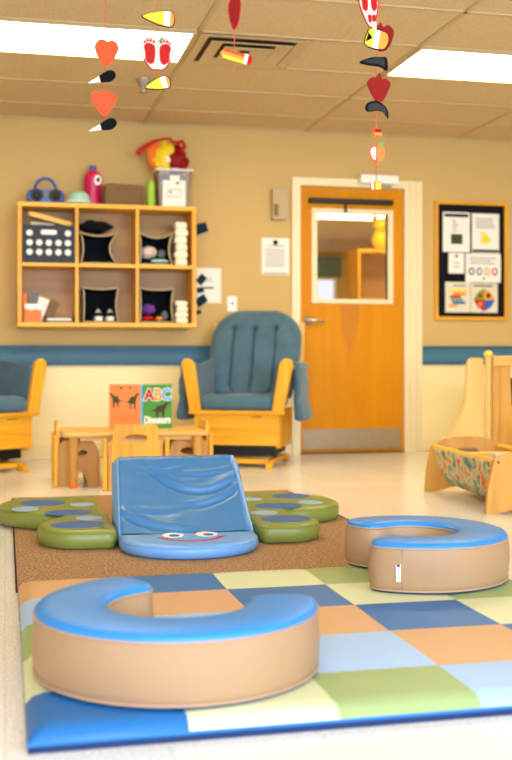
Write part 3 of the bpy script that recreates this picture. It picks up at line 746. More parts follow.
# ================================================================== GLIDER ROCKERS
def make_glider():
    t = thing('glider_rocker', 'honey wood glider rocking chair with dusty blue cushions beside the door', 'rocking chair', (1.487, 6.98, 0), R(-25), 'blue cushioned gliders')
    f = MB(); f.box((-.29, .02, .15), (.285, .055, .355), 'honeyx'); f.box((.10, .0185, .335), (.17, .021, .341), 'brass'); f.build('front_panel', t, bev=.005)
    f = MB(); f.box((-.325, -.01, .355), (.325, .06, .38), 'honeyx'); f.build('front_rail', t, bev=.006)
    for s in (-1, 1):
        f = MB()
        pl = [(.06, .13), (.46, .13), (.50, .2), (.54, .38), (.06, .38)]
        f.prism(pl, s*.255, s*.285, 'honey', 'yz'); f.build('side_panel', t, bev=.004)
        f = MB()                                     # arm upright, leaning outwards, rounded top
        prof = [(-.04, 0), (.04, 0)]+arc(.012, .305, .046, .05, 0, 180, 10)
        prof = [(s*.278+(x if s > 0 else x), .37+z) for x, z in prof]
        prof = [(x+s*.05*((z-.37)/.35), z) for x, z in prof]
        if s < 0: prof = [(x-.02*((z-.37)/.35), z) for x, z in prof]
        f.prism(prof, -.012, .03, 'honey'); f.build('arm_post', t, bev=.01, seg=3)
        f = MB(); f.box((s*.345-.035, .03, .655), (s*.345+.035, .56, .68), 'honey'); f.build('armrest', t, bev=.006)
        f = MB(); f.loft([[(s*(.26+.02*q), .035, z) for q, z in ((0, .44), (1, .44), (2.2, .66), (1, .69))], [(s*(.255+.02*q), .53, z) for q, z in ((0, .44), (1, .44), (2.2, .69), (1, .73))]], 'denim'); f.build('arm_pad', t, bev=.012, seg=3)
        # pocketed arm cover hanging outside
        f = MB(); n = 10; lo = []
        for k in range(n+1):
            z = .30+.395*k/n; wv = .012*math.sin(k*1.3)+.012*math.sin(k*2.9)
            o1 = s*(.445+wv-.03*(k/n)); i1 = s*.352
            lo.append([(i1, .06, z), (o1, .05+wv, z), (o1+s*.02*math.sin(k*.9), .25, z), (o1, .46-wv, z), (i1, .46, z)])
        lo.append([(s*.375, .06, .705), (s*.405, .06, .70), (s*.405, .25, .70), (s*.405, .45, .70), (s*.375, .45, .705)])
        f.loft(lo, 'denim'); f.build('arm_cover', t, sub=1)
        f = MB(); f.box((s*.318-.018, .66, .38), (s*.318+.018, .70, .985), 'pale', Matrix.Translation((0, .66, .38)) @ Matrix.Rotation(R(-14), 4, 'X') @ Matrix.Translation((0, -.66, -.38)) @ Matrix.Translation((0, -.07, 0))); f.build('back_stile', t, bev=.006)
    # base rails + feet
    for s in (-1, 1):
        f = MB()
        pl = [(-.02, 0), (.05, 0), (.10, .022), (.55, .022), (.60, 0), (.68, 0), (.68, .02), (.60, .055), (.06, .055), (-.02, .03)]
        f.prism(pl, s*.20, s*.24, 'honey', 'yz'); f.build('base_runner', t, bev=.008)
    for y_ in (.06, .52): f = MB(); f.box((-.199, y_, .026), (.199, y_+.04, .056), 'honeyx'); f.build('base_rail', t)
    f = MB(); f.box((-.24, .08, .08), (.24, .5, .14), 'black'); f.build('gap_shade_block', t)  # black block stands in for the shaded gap between panel and runners
    for s in (-1, 1): f = MB(); f.box((s*.21-.012, .2, .056), (s*.21+.012, .26, .085), 'brass'); f.build('glide_arm', t)
    # seat cushion
    f = MB(); f.pillow(rrect(-.252, .0, .252, .55, .05, 6), [(.03, .381), (.004, .39), (-.004, .42), (0, .455), (.02, .478), (.06, .486), (.14, .49)], 'denim'); f.build('seat_cushion', t, ang=60)
    # back cushion
    f = MB(); N, K = 84, 50
    def half(v):
        if v < .62: return .285+.045*math.sin(v/.62*PI/2)
        q = (v-.62)/.38
        return .33*math.sqrt(max(0, 1-q**2.6*.82))*(1-.02*q)
    def pt(u, v, front):
        hx = half(v); x = u*hx; z = .45+.62*v
        edge = (1-abs(u)**6)*(1-max(0, (v-.6)/.4)**7)*(1-max(0, (.1-v)/.1)**3)
        d = .075*edge**.5
        if front:
            for sx in (-.155, -.005, .15):
                sx2 = sx*(1-.12*(v < .1))
                if v < .80: d -= .034*math.exp(-((x-sx2)/.010)**2)*min(1, (.80-v)/.03)
                d -= .045*math.exp(-((x-sx2)/.024)**2-((v-.785)/.03)**2)
            d += .006*noise.noise(Vector((x*9, v*5, 1)))
        y = .50+.30*v*(.62)/.62*.78 + (-d-.02 if front else d*.25)
        return (x, y, z)
    vs = []; fs = []
    for fr in (1, 0):
        base = len(vs)
        for j in range(K+1):
            for i in range(N+1): vs.append(pt(-1+2*i/N, j/K, fr))
        for j in range(K):
            for i in range(N):
                a = base+j*(N+1)+i; q = (a, a+1, a+N+2, a+N+1); fs.append(q if fr else q[::-1])
    W1 = N+1; B = (N+1)*(K+1)
    for j in range(K):
        fs.append((j*W1, (j+1)*W1, B+(j+1)*W1, B+j*W1)); fs.append(((j+1)*W1+N, j*W1+N, B+j*W1+N, B+(j+1)*W1+N))
    for i in range(N):
        fs.append((i+1, i, B+i, B+i+1)); fs.append((K*W1+i, K*W1+i+1, B+K*W1+i+1, B+K*W1+i))
    f.add(vs, fs, 'denim'); bc = f.build('back_cushion', t, ang=75)
    for sx in (-.155, -.005, .15):
        p = pt(sx/half(.785), .785, True); f = MB(); f.ball((p[0], p[1]+.0, p[2]), (.012, .008, .012), 'denim_d', 10, 6); f.build('tuft_button', bc)
        f = MB(); f.tube([Vector(pt(sx/half(v_), v_, True))+Vector((0, -.002, 0)) for v_ in [.12+.66*q/16 for q in range(17)]], .004, 'denim_d', 6); f.build('seam', bc)
    f = MB()
    f.box((-.28, .775, .9), (.28, .80, .98), 'pale'); f.build('back_rail', t, bev=.006)
    return t
gl = make_glider()
g2 = dup(gl, (-.06, 6.96, 0), R(32), 'honey wood glider rocking chair with blue cushions at the left edge below the shelf')
for ch_ in list(g2.children):
    if ch_.name.startswith('arm_cover'): bpy.data.objects.remove(ch_)

# ================================================================== TODDLER TABLE, CHAIRS, BOOK
TX0, TX1, TY0, TY1, TZ = .31, 1.145, 6.09, 6.60, .312
t = thing('toddler_table', 'low maple toddler table standing below the cubby shelf', 'table', ((TX0+TX1)/2, (TY0+TY1)/2, 0))
hw, hd = (TX1-TX0)/2, (TY1-TY0)/2
f = MB(); f.pillow(rrect(-hw, -hd, hw, hd, .04), [(.006, TZ-.026), (0, TZ-.02), (0, TZ-.006), (.006, TZ)], 'birchx'); f.build('table_top', t)
f = MB()
for y in (-hd+.04, hd-.06): f.box((-hw+.10, y, TZ-.047), (hw-.10, y+.02, TZ-.0265), 'birchx')
for x in (-hw+.05, hw-.07): f.box((x, -hd+.10, TZ-.047), (x+.02, hd-.10, TZ-.0265), 'birchx')
f.build('apron', t)
for sx in (-1, 1):
    for sy in (-1, 1):
        f = MB(); f.lathe([(.022, .03), (.026, .12), (.030, TZ-.027)], (sx*(hw-.065), sy*(hd-.055), 0), 'birch', 14); l = f.build('leg', t)
        f = MB(); f.lathe([(.021, 0), (.024, .006), (.024, .03)], (sx*(hw-.065), sy*(hd-.055), 0), 'orange', 14); f.build('foot_cap', l)

def make_chair():
    t = thing('toddler_chair', '', 'chair', (0, 0, 0), 0, 'maple toddler chairs around the low table')
    sidep = [(-.125, 0), (-.075, 0)]+list(reversed(arc(0, .0, .045, .075, 0, 180, 12)))[0:]+[(.075, 0), (.125, 0), (.118, .17), (.10, .235), (.075, .262), (-.085, .262), (-.108, .235), (-.118, .17)]
    sidep = [(-.125, 0), (-.05, 0)]+[(x, z) for x, z in reversed(arc(0, .0, .05, .08, 0, 180, 12))][1:-1]+[(.05, 0), (.125, 0), (.118, .17), (.10, .235), (.075, .262), (-.085, .262), (-.108, .235), (-.118, .17)]
    slot = oval(0, .19, .05, .02, 24)
    me = curve_mesh([sidep, slot], .018)
    for s in (-1, 1): f = MB(); f.mesh(me, 'birch', side(s*.142, 0, 0)); f.build('side_panel', t, bev=.003)
    f = MB(); f.box((-.132, -.09, .15), (.132, .11, .168), 'birchx'); f.build('seat', t, bev=.003)
    bk = [(-.13, .06), (.13, .06), (.135, .2), (.125, .33)]+arc(.098, .338, .025, .026, 20, 90, 4)+arc(-.098, .338, .025, .026, 90, 160, 4)+[(-.125, .33), (-.135, .2)]
    me = curve_mesh([bk, oval(0, .287, .066, .024, 24)], .018)
    f = MB(); f.mesh(me, 'honey', upright(0, -.115, 0)); f.build('backrest', t, bev=.003)
    for s in (-1, 1): f = MB(); f.box((s*.148-.012, -.128, 0), (s*.148+.012, -.104, .29), 'honey', Matrix.Translation((s*.024, -.012, 0))); f.build('rear_post', t, bev=.004)
    return t
ch = make_chair()
ch.location = (.705, 6.085, 0); ch['label'] = 'toddler chair with its back to us, in front of the table'
dup(ch, (.41, 6.395, 0), R(-90), 'toddler chair seen side-on, tucked under the left end of the table')
dup(ch, (1.045, 6.385, 0), R(90), 'toddler chair seen side-on, tucked under the right end of the table')

t = thing('picture_book', 'open dinosaur alphabet book standing upright on the toddler table', 'book', (.782, 6.33, TZ+.001))
BW, BH = .185, .262
def cover(sgn):
    # cover drawn in local x 0..BW, turned back by 14 degrees from the spine
    return Matrix.Rotation(R(14*sgn), 4, 'Z')
def dino(s_=1): return [(x*s_, z) for x, z in smooth_loop([(-.045, .004), (-.02, .012), (-.008, .028), (.012, .03), (.024, .04), (.038, .044), (.046, .038), (.034, .034), (.028, .022), (.022, .008), (.021, -.022), (.012, -.022), (.01, -.002), (-.004, -.004), (-.006, -.022), (-.014, -.022), (-.016, .002)], 3)]
mR = Matrix.Translation((.006, 0, 0)) @ cover(1); mL = Matrix.Translation((-.006, 0, 0)) @ cover(-1)
f = MB(); f.box((0, 0, 0), (BW, .003, BH), 'bkgreen', mR)
for txt, x, mt in (('A', .040, 'red'), ('B', .095, 'amber'), ('C', .150, 'skyb')):
    f.mesh(text_mesh(txt, .092, bold=.0075), 'white', mR @ upright(x, -.0006, .198)); f.mesh(text_mesh(txt, .092, bold=.003), mt, mR @ upright(x, -.0014, .198))
f.mesh(text_mesh('Dinosaurs', .044, bold=.002), 'white', mR @ upright(.0925, -.0008, .05, sc=(.93, 1.35, 1)))
f.mesh(curve_mesh([dino()], .0008), 'dinob', mR @ upright(.105, -.0012, .098, sc=(1.5, 1.3, 1)))
f.build('front_cover', t)
f = MB(); f.box((-BW, 0, 0), (0, .003, BH), 'bkorange', mL)
f.mesh(curve_mesh([dino()], .0008), 'dino', mL @ upright(-.143, -.0008, .155, sc=(-.95, 1.3, 1))); f.mesh(curve_mesh([dino()], .0008), 'dino', mL @ upright(-.05, -.0008, .15, sc=(.95, 1.4, 1)))
f.box((-.125, -.0006, .236), (-.105, 0, .246), 'dino', mL); f.box((-.07, -.0006, .236), (-.055, 0, .246), 'dino', mL)
f.box((-.125, -.0006, .222), (-.06, 0, .228), 'amber', mL)
f.box((-.16, -.0006, .05), (-.03, 0, .085), 'orange', mL); f.box((-.045, -.0006, .01), (-.012, 0, .025), 'whitep', mL)
f.build('back_cover', t)
f = MB(); f.box((-.006, -.001, 0), (.006, .003, BH), 'skyb'); f.build('spine', t)
f = MB(); f.box((.004, .0035, .004), (BW-.005, .009, BH-.005), 'white', mR); f.box((-BW+.005, .0035, .004), (-.004, .009, BH-.005), 'white', mL); f.build('pages', t)

# ================================================================== SOFT PLAY
# brown carpet
t = thing('carpet', 'brown low-pile carpet lying under the turtle mat', 'carpet', (.024, 3.478, 0))
f = MB(); f.box((.015, 0, .0005), (1.475, 2.235, .008), 'carpet'); f.build('pile', t)
f = MB(); f.box((.009, 0, 0), (.0149, 2.25, .009), 'edge'); f.box((1.4751, 0, 0), (1.481, 2.25, .009), 'edge'); f.box((.015, 2.2351, 0), (1.475, 2.241, .009), 'edge'); f.build('edge_binding', t)

# chequered tumbling mat
MX, MY, MT, MRW = .041, 2.064, .3065, .277
ROWS = [0, .237, .552, .843, 1.127, 1.402]
t = thing('floor_mat', 'padded chequered mat in blue, tan, lime and green', 'mat', (MX, MY, 0))
seq = ['t_tan', 't_blue', 't_pale', 't_green', 't_lb']
f = MB(); SUB = 8; N = 5*SUB
def mp(i, j):
    x = MT*i/SUB; jj = min(4, int(j//SUB)); y = ROWS[jj]+(ROWS[jj+1]-ROWS[jj])*(j/SUB-jj)
    ex = min(x, 5*MT-x); ey = min(y, ROWS[5]-y); e = min(ex, ey)
    z = .044
    if e < .03: z = .020+.024*math.sin(min(1, e/.03)*PI/2)
    u = (i % SUB)/SUB; v = (j % SUB)/SUB
    if 0 < i < N and 0 < j < N:
        seam = (0 if (i % SUB == 0 or j % SUB == 0) else 1)
        z += -.0018*(1-seam) + .0016*math.sin(PI*u)*math.sin(PI*v)
        x += .006*noise.noise(Vector((x*3, y*3, 0))); y += .006*noise.noise(Vector((x*3, y*3, 7)))
    return x, y, z
# graded lines so the rounded edge has samples
lines_x = [0, .04, .09]+[k for k in range(1, N)]+[N-.09, N-.04, N]
def grid_lines(T):
    return [0, .006/T*SUB, .015/T*SUB]+list(range(1, N))+[N-.015/T*SUB, N-.006/T*SUB, N]
gxl, gyl = grid_lines(MT), grid_lines(MRW)
nx, ny = len(gxl), len(gyl)
vs = [f.bm.verts.new(mp(i, j)) for j in gyl for i in gxl]
for b_ in range(ny-1):
    for a_ in range(nx-1):
        cx = min(4, int((gxl[a_]+gxl[a_+1])/2/SUB)); ry = min(4, int((gyl[b_]+gyl[b_+1])/2/SUB))
        fc = f.bm.faces.new([vs[b_*nx+a_], vs[b_*nx+a_+1], vs[(b_+1)*nx+a_+1], vs[(b_+1)*nx+a_]])
        fc.material_index = f.mi(seq[(cx-(4-ry)) % 5])
f.build('mat_cover', t, ang=70)
f = MB(); x1, y1 = 5*MT, ROWS[5]
f.loft([[(0, 0, .013), (x1, 0, .013), (x1, y1, .013), (0, y1, .013)], [(-.001, -.001, .016), (x1+.001, -.001, .016), (x1+.001, y1+.001, .016), (-.001, y1+.001, .016)], [(0, 0, .020), (x1, 0, .020), (x1, y1, .020), (0, y1, .020)]], 't_blue', (False, False)); f.build('side_band', t)
f = MB(); f.box((.001, .001, 0), (x1-.001, y1-.001, .013), 'vbase'); f.build('underside', t)

# C-shaped seats
def c_seat(loc, Ro, Ri, a0, a1, label, tagged, sq=.85):
    t = thing('curved_seat', label, 'soft seat', (loc[0], loc[1], .0445), 0, 'blue topped curved soft seats')
    rm, hwid = (Ro+Ri)/2, (Ro-Ri)/2
    out = arc(0, 0, Ro, Ro, a0, a1, 64)
    def cap(a, sg):
        ca, sa = math.cos(R(a)), math.sin(R(a)); tx, ty = -sa*sg, ca*sg; pts = []
        for k in range(1, 16):
            th_ = PI*k/16; c_ = math.cos(th_); s_ = math.sin(th_)
            c2 = math.copysign(abs(c_)**.75, c_); s2 = s_**.75*sq
            r_ = hwid*c2*(1 if sg > 0 else -1)
            pts.append((rm*ca+ca*r_+tx*hwid*s2, rm*sa+sa*r_+ty*hwid*s2))
        return pts
    out = out + cap(a1, 1) + list(reversed(arc(0, 0, Ri, Ri, a0, a1, 64))) + cap(a0, -1)
    H_ = .150
    def strip(f, lp, mt):
        fs = [(i, i+1, 143-i, 144-i) for i in range(64)]
        for b0, e0 in ((64, 80), (144, 160)):
            lst = [q % 160 for q in range(b0, e0+1)]
            for k in range(7): fs.append((lst[k], lst[k+1], lst[15-k], lst[16-k]))
            fs.append((lst[7], lst[8], lst[9]))
        f.add(lp, fs, mt)
    f = MB(); f.loft([[(x, y, z) for x, y in inset(out, d_)] for d_, z in ((.012, .0), (.004, .002), (.003, .007))], 'vbase', (False, False)); strip(f, [(x, y, 0) for x, y in inset(out, .012)], 'vbase'); f.build('base', t)
    f = MB()
    lay = [(.004, .0075), (.0, .012), (-.003, .03), (-.005, .07), (-.003, .115), (.0, H_-.016)]
    f.loft([[(x, y, z+(.0015*math.sin(11*math.atan2(y, x))*math.exp(-((z-.05)/.04)**2))) for x, y in inset(out, d_+.004*noise.noise(Vector((k*.16, z*12, loc[0])))*(0 < z < .12))] for (d_, z) in lay for k in (0,)], 'vside', (False, False))
    sd = f.build('side_cover', t, ang=60)
    f = MB(); f.tube([(x, y, .010) for x, y in inset(out, -.001)], .003, 'pipe', 6, closed=True); f.build('bottom_piping', sd)
    f = MB(); f.tube([(x, y, H_-.016) for x, y in inset(out, -.0005)], .0028, 'pipe', 6, closed=True); f.build('top_piping', sd)
    f = MB()
    ly = [(.0005, H_-.0155), (.0015, H_-.009), (.007, H_-.003), (.016, H_), (.03, H_+.003)]
    f.loft([[(x, y, z) for x, y in inset(out, d_)] for d_, z in ly], 'vblue', (False, False)); strip(f, [(x, y, H_+.003) for x, y in inset(out, .03)], 'vblue')
    bmesh.ops.remove_doubles(f.bm, verts=f.bm.verts[:], dist=1e-6); f.build('top_cover', t, ang=60)
    if tagged:
        p = Vector((rm*math.cos(R(a1)), rm*math.sin(R(a1)), 0))
        return t, out
    return t, out
c_seat((.380, 2.425), .318, .158, 117, 348, 'front blue-topped curved soft seat, nearest on the mat', False)
s2, out2 = c_seat((1.274, 3.245), .290, .135, -128, 113, 'far curved soft seat with a small white tag, at the right of the mat', True)
# white maker tag near the tip of the near arm
tip = min(range(len(out2)), key=lambda k: (out2[k][0]+.155)**2+(out2[k][1]+.262)**2)
px_, py_ = out2[tip]; qx, qy = out2[tip-3]; rx_, ry_ = out2[(tip+3) % len(out2)]
ang = math.atan2(ry_-qy, rx_-qx)
f = MB(); m_ = Matrix.Translation((px_, py_, .064)) @ Matrix.Rotation(ang, 4, 'Z')
m_ = m_ @ Matrix.Diagonal((.75, 1, .84, 1))
f.box((-.009, -.0085, -.03), (.009, -.0065, .03), 'white', m_)
for k in range(7): f.box((-.003, -.0092, -.02+k*.006), (.003, -.0084, -.0165+k*.006), 'skyb', m_)
f.box((-.006, -.0095, .022), (.006, -.0084, .03), 'vbase', m_)
f.build('white_tag', s2)
f = MB(); ix, iy = out2[(tip+2) % len(out2)]
f.tube([(px_+.007*math.cos(ang-PI/2)*.55+.012*math.cos(ang), py_+.007*math.sin(ang-PI/2)*.55+.012*math.sin(ang), z) for z in (.012, .05, .09, .132)], .0016, 'vside', 5); f.build('seam', s2)

# turtle mat
TZ0 = .0094
t = thing('turtle_play_mat', 'blue turtle ramp mat with a smiling face and green spotted feet', 'play mat', (.688, 4.14, TZ0), R(-2))
head = [(.272, .012), (.274, -.06)]
head = arc(0, -.06, .263, .245, 0, -180, 40)+[(-.263, .012), (.263, .012)]
head = list(reversed(head))
f = MB(); f.pillow(head, [(.012, 0), (.002, .006), (-.003, .022), (-.001, .036), (.006, .045), (.02, .049), (.05, .0505)], 'head'); hd_ = f.build('head', t, ang=60)
f = MB(); f.tube([(x, y, .040) for x, y in inset(head, .0015)], .0022, 'head', 5, closed=True); f.build('head_piping', hd_)
zf = .0507
for x in (-.062, .068):
    f = MB(); f.prism(oval(x, -.055, .042, .052, 24), zf-.002, zf+.0008, 'white', 'xy'); e = f.build('eye', hd_)
    f = MB(); f.prism(oval(x+.004, -.07, .021, .028, 18), zf+.0008, zf+.0016, 'spot_d', 'xy'); f.build('pupil', e)
f = MB(); f.tube([(.003+.125*math.sin(R(a)), -.115-.085*(math.cos(R(a))-.45)/.55, zf-.001) for a in range(-63, 64, 7)], .010, 'red', 6)
f.tube([(-.125, -.105, zf-.001), (-.092, -.13, zf-.001)], .008, 'red', 6); f.tube([(.131, -.105, zf-.001), (.098, -.13, zf-.001)], .008, 'red', 6)
for v in f.bm.verts: v.co.z = zf-.0005+(v.co.z-zf+.001)*.25
f.build('mouth', hd_)
# ramp: wedge with wrinkled slope
f = MB(); NU, NV = 64, 80
WB, WT = .258, .243; YT, ZT = .385, .322
def fold(u, v):
    z = 0
    for (v0, k, uc, amp, wd, u0, u1) in ((.57, 1.6, .68, .012, .034, .2, 1.05), (.39, 1.2, .58, .011, .032, .5, 1.05), (.06, .8, .55, .011, .034, -.05, .62), (.76, .7, .7, .006, .026, .45, 1.05), (.80, .9, .35, .005, .02, .1, .6), (.30, .5, .3, .005, .03, .05, .5)):
        d_ = v-(v0+k*(u-uc)**2)
        m_ = max(0, min(1, (u-u0)/.15))*max(0, min(1, (u1-u)/.15))
        z += .8*amp*m_*(math.exp(-(d_/wd)**2)-.75*math.exp(-((d_+1.7*wd)/wd)**2))
    return z
def rp(u, v):
    hw_ = WB+(WT-WB)*v; x = (-1+2*u)*hw_
    y = .01+(YT-.01)*v; z = .05+(ZT-.05)*v
    sag = -.018*math.sin(PI*v)*math.sin(PI*u)
    e = min(u, 1-u)/.04
    rnd = -.008*(1-min(1, e))**2
    top = (max(0, (v-.93)/.07))**2
    d_ = sag+fold(u, v)*1.1+rnd+.003*noise.noise(Vector((u*6, v*6, 0)))-.012*top
    nrm = Vector((0, -(ZT-.05), YT-.01)).normalized()
    return (x, y+nrm.y*d_, z+nrm.z*d_)
vs = [rp(i/NU, j/NV) for j in range(NV+1) for i in range(NU+1)]
fs = [(j*(NU+1)+i, j*(NU+1)+i+1, (j+1)*(NU+1)+i+1, (j+1)*(NU+1)+i) for j in range(NV) for i in range(NU)]
f.add(vs, fs, 'ramp')
f.build('ramp_slope', t, ang=80)
for sgn in (-1, 1):                            # the wedge body below the slope
    f = MB()
    edge = [rp(0 if sgn < 0 else 1, j/NV) for j in range(NV+1)]
    top = [(e[0], e[1], e[2]) for e in edge]
    flare = [(e[0]+sgn*(.010+.012*j/NV), e[1]+.004, e[2]-.022) for j, e in enumerate(edge)]
    bot = [(sgn*(WB+.008), e[1]+.012, 0) for e in edge]
    n_ = len(edge)
    f.add(top+flare+bot, [q for j in range(n_-1) for q in ((j, j+1, n_+j+1, n_+j), (n_+j, n_+j+1, 2*n_+j+1, 2*n_+j))], 'head')
    f.build('ramp_side', t, ang=60)
f = MB()
tp = [rp(i/NU, 1) for i in range(NU+1)]
f.loft([[p for p in tp], [(p[0], p[1]+.03, p[2]-.004) for p in tp], [(p[0]*1.04, p[1]+.05, p[2]-.03) for p in tp], [(p[0]*1.06, YT+.07, 0) for p in tp]], 'ramp', (False, False), closed=False)
f.build('ramp_back', t, ang=60)
f = MB(); f.tube([tuple(Vector(rp(1, j/NV))+Vector((.001, 0, -.001))) for j in range(0, NV+1, 4)], .007, 'head', 8); f.build('ramp_piping', t)
f = MB(); f.tube([tuple(Vector(rp(0, j/NV))+Vector((-.001, 0, -.001))) for j in range(0, NV+1, 3)], .004, 'head', 8); f.build('ramp_piping', t)
# feet, laid out in room coordinates then brought into the mat's frame
Minv = (Matrix.Translation((.688, 4.14, TZ0)) @ Matrix.Rotation(R(-2), 4, 'Z')).inverted()
def foot(pts, spots, green='froggreen'):
    ol = smooth_loop(pts, 6)
    area = sum(ol[i-1][0]*ol[i][1]-ol[i][0]*ol[i-1][1] for i in range(len(ol)))
    if area < 0: ol.reverse()
    f = MB(); f.pillow(ol, [(.01, TZ0), (.001, TZ0+.006), (-.004, TZ0+.03), (-.002, TZ0+.055), (.006, TZ0+.066), (.018, TZ0+.071), (.035, TZ0+.073)], green, mx=Minv); o = f.build('foot', t, ang=60)
    f = MB(); f.tube([Minv @ Vector((x, y, TZ0+.06)) for x, y in inset(ol, .0015)], .0022, green, 5, closed=True); f.build('foot_piping', o)
    for x, y, r1, r2, mt in spots:
        f = MB(); f.prism(oval(x, y, r1, r2, 28), TZ0+.0725, TZ0+.0745, mt, 'xy', mx=Minv); f.build('spot', o)
foot([(.415, 4.16), (.33, 4.135), (.22, 4.15), (.145, 4.235), (.128, 4.36), (.165, 4.47), (.215, 4.535), (.19, 4.60), (.11, 4.66), (.02, 4.755), (-.03, 4.88), (-.02, 5.02), (.06, 5.13), (.2, 5.18), (.35, 5.18), (.405, 5.1), (.415, 4.9), (.415, 4.5)],
     [(.165, 4.95, .10, .10, 'spot_d'), (.26, 4.62, .10, .08, 'spot_d'), (.278, 4.285, .105, .085, 'spot_d'), (.085, 4.77, .058, .07, 'spot_l'), (.335, 4.855, .055, .06, 'spot_l'), (.335, 4.45, .055, .055, 'spot_l')])
foot([(.98, 4.14), (1.05, 4.10), (1.15, 4.10), (1.225, 4.17), (1.245, 4.28), (1.21, 4.38), (1.175, 4.45), (1.2, 4.53), (1.3, 4.55), (1.42, 4.61), (1.487, 4.74), (1.475, 4.9), (1.39, 5.03), (1.25, 5.11), (1.1, 5.12), (1.0, 5.05), (.985, 4.8), (.98, 4.45)],
     [(1.315, 4.93, .09, .085, 'spot_d'), (1.175, 4.62, .105, .085, 'spot_d'), (1.11, 4.245, .10, .085, 'spot_d'), (1.345, 4.70, .058, .06, 'spot_l'), (1.065, 4.43, .06, .055, 'spot_l'), (1.10, 4.86, .055, .055, 'spot_l')])

# ================================================================== BOOK CRADLE, PLAY FURNITURE ON THE RIGHT
t = thing('doll_cradle', 'low wooden cradle with a floral cloth sling at the right', 'cradle', (2.445, 4.68, 0), R(-2.5))
def end_panel(y, nm):
    pl = [(-.245, 0), (-.19, .0), (-.1, .022), (0, .03), (.1, .022), (.19, 0), (.245, 0), (.235, .12), (.205, .255), (.17, .275), (.1, .292), (0, .30), (-.1, .292), (-.17, .275), (-.205, .255), (-.235, .12)]
    f = MB(); me = curve_mesh([smooth_loop(pl, 3) if False else pl], .022); f.mesh(me, 'birch', upright(0, y, 0))
    f.mesh(curve_mesh([rrect(-.06, .2, .06, .235, .017)], .002), 'brown', upright(0, y-.0115, 0))
    for x in (-.185, .185): f.prism(oval(x, .243, .006, .006, 10), y-.0125, y-.011, 'black')
    return f.build('end_panel', t, bev=.004)
end_panel(.012, 0); end_panel(.862, 1)
for s in (-1, 1):
    f = MB(); f.tube([(s*.185, .024, .243), (s*.185, .85, .243)], .014, 'rod', 12); f.build('rail', t)
f = MB(); f.tube([(-.17, .52, .235), (.17, .52, .235)], .010, 'rod', 10); f.build('cross_rod', t)
f = MB(); sl = []
prof = [(-.202, .235), (-.195, .20), (-.165, .10), (-.13, .05), (0, .042), (.13, .05), (.165, .10), (.195, .20), (.202, .235)]
inner = [(x*.97, z+.005) for x, z in reversed(prof)]
lo = []
for k in range(13):
    y = .06+.75*k/12; sg = .012*math.sin(PI*k/12)
    lo.append([(x*(1-.02*math.sin(k*2.0)), y, z-sg*(z < .15)*.5) for x, z in prof+inner])
f.loft(lo, 'floral'); f.build('cloth_sling', t, ang=60)
def lbook(x, y, z, w_, h_, tilt, mt, lb):
    f = MB(); f.box((-w_/2, -.008, 0), (w_/2, .008, h_), mt, Matrix.Rotation(R(tilt), 4, 'X')); f.box((-w_/2+.004, -.006, h_-.0005), (w_/2-.004, .006, h_+.0015), 'white', Matrix.Rotation(R(tilt), 4, 'X'))
    o = f.build('thin_book', loc=(x, y, z)); tag(o, lb, 'book', 'thin books in the cradle')
lbook(2.45, 4.80, .058, .17, .215, -12, 'white', 'white book leaning at the near end of the cradle')
lbook(2.465, 4.92, .058, .18, .205, -15, 'rose', 'pale pink book leaning behind the white one in the cradle')
lbook(2.45, 5.05, .058, .17, .18, -10, 'beigep', 'beige book leaning in the middle of the cradle')

t = thing('play_stand', 'tall birch play stand with a flared side and ball-topped post at the right edge', 'play furniture', (2.92, 6.2, 0))
pl = [(-.33, 0), (0, 0), (0, .725), (-.03, .73), (-.075, .73), (-.095, .722), (-.108, .70), (-.112, .6), (-.116, .52), (-.128, .44), (-.16, .36), (-.215, .28), (-.27, .21), (-.305, .14), (-.325, .07)]
pl = [p for p in pl]
f = MB(); f.mesh(curve_mesh([pl], .02), 'pale', upright(-.022, .03, 0)); f.build('flared_panel', t, bev=.005)
f = MB(); f.lathe([(.015, 0), (.015, .62), (.021, .622), (.021, .735), (.016, .74)], (.0, 0, 0), 'pale', 16); po = f.build('post', t)
f = MB(); f.ball((.0, 0, .752), (.028, .028, .024), 'rod', 16, 10); f.build('ball_finial', po)
f = MB(); f.box((.025, -.015, .68), (.75, .015, .742), 'birchx'); f.build('top_rail', t, bev=.004)
f = MB(); f.box((.026, -.012, 0), (.066, .012, .679), 'birch'); f.build('stile', t, bev=.004)
pan = [(.067, .03), (.30, .03), (.27, .2), (.19, .35), (.165, .44), (.158, .56), (.158, .679), (.067, .679)]
f = MB(); f.mesh(curve_mesh([pan], .012), 'birch', upright(0, .02, 0)); f.build('curved_panel', t, bev=.002)
f = MB(); f.box((.712, -.012, 0), (.75, .012, .679), 'birch'); f.build('end_stile', t, bev=.004)
f = MB(); f.box((.0665, -.012, .0), (.711, .012, .05), 'birchx'); f.build('bottom_rail', t, bev=.004)
f = MB(); f.box((-.19, -.1, 0), (.19, .1, .30), 'navy'); f.loft([[(-.19, -.1, .301), (.19, -.1, .301), (.19, .1, .301), (-.19, .1, .301)], [(-.205, -.11, .595), (.205, -.11, .595), (.205, .11, .595), (-.205, .11, .595)]], 'navy'); f.box((-.206, -.112, .575), (.206, -.108, .585), 'grey')
o = f.build('dark_hamper', loc=(3.44, 6.62, 0)); tag(o, 'dark navy hamper standing behind the birch play stand', 'hamper')
t = thing('small_chair', 'pale beige small chair with a rounded back inside the play stand', 'chair', (3.18, 5.85, 0))
bk = [(-.15, .20), (.15, .20), (.15, .34)]+arc(.06, .34, .09, .07, 0, 90, 6)+arc(-.06, .34, .09, .07, 90, 180, 6)+[(-.15, .34)]
f = MB(); f.mesh(curve_mesh([bk], .02), 'beigep', upright(0, -.12, 0)); f.build('backrest', t, bev=.005)
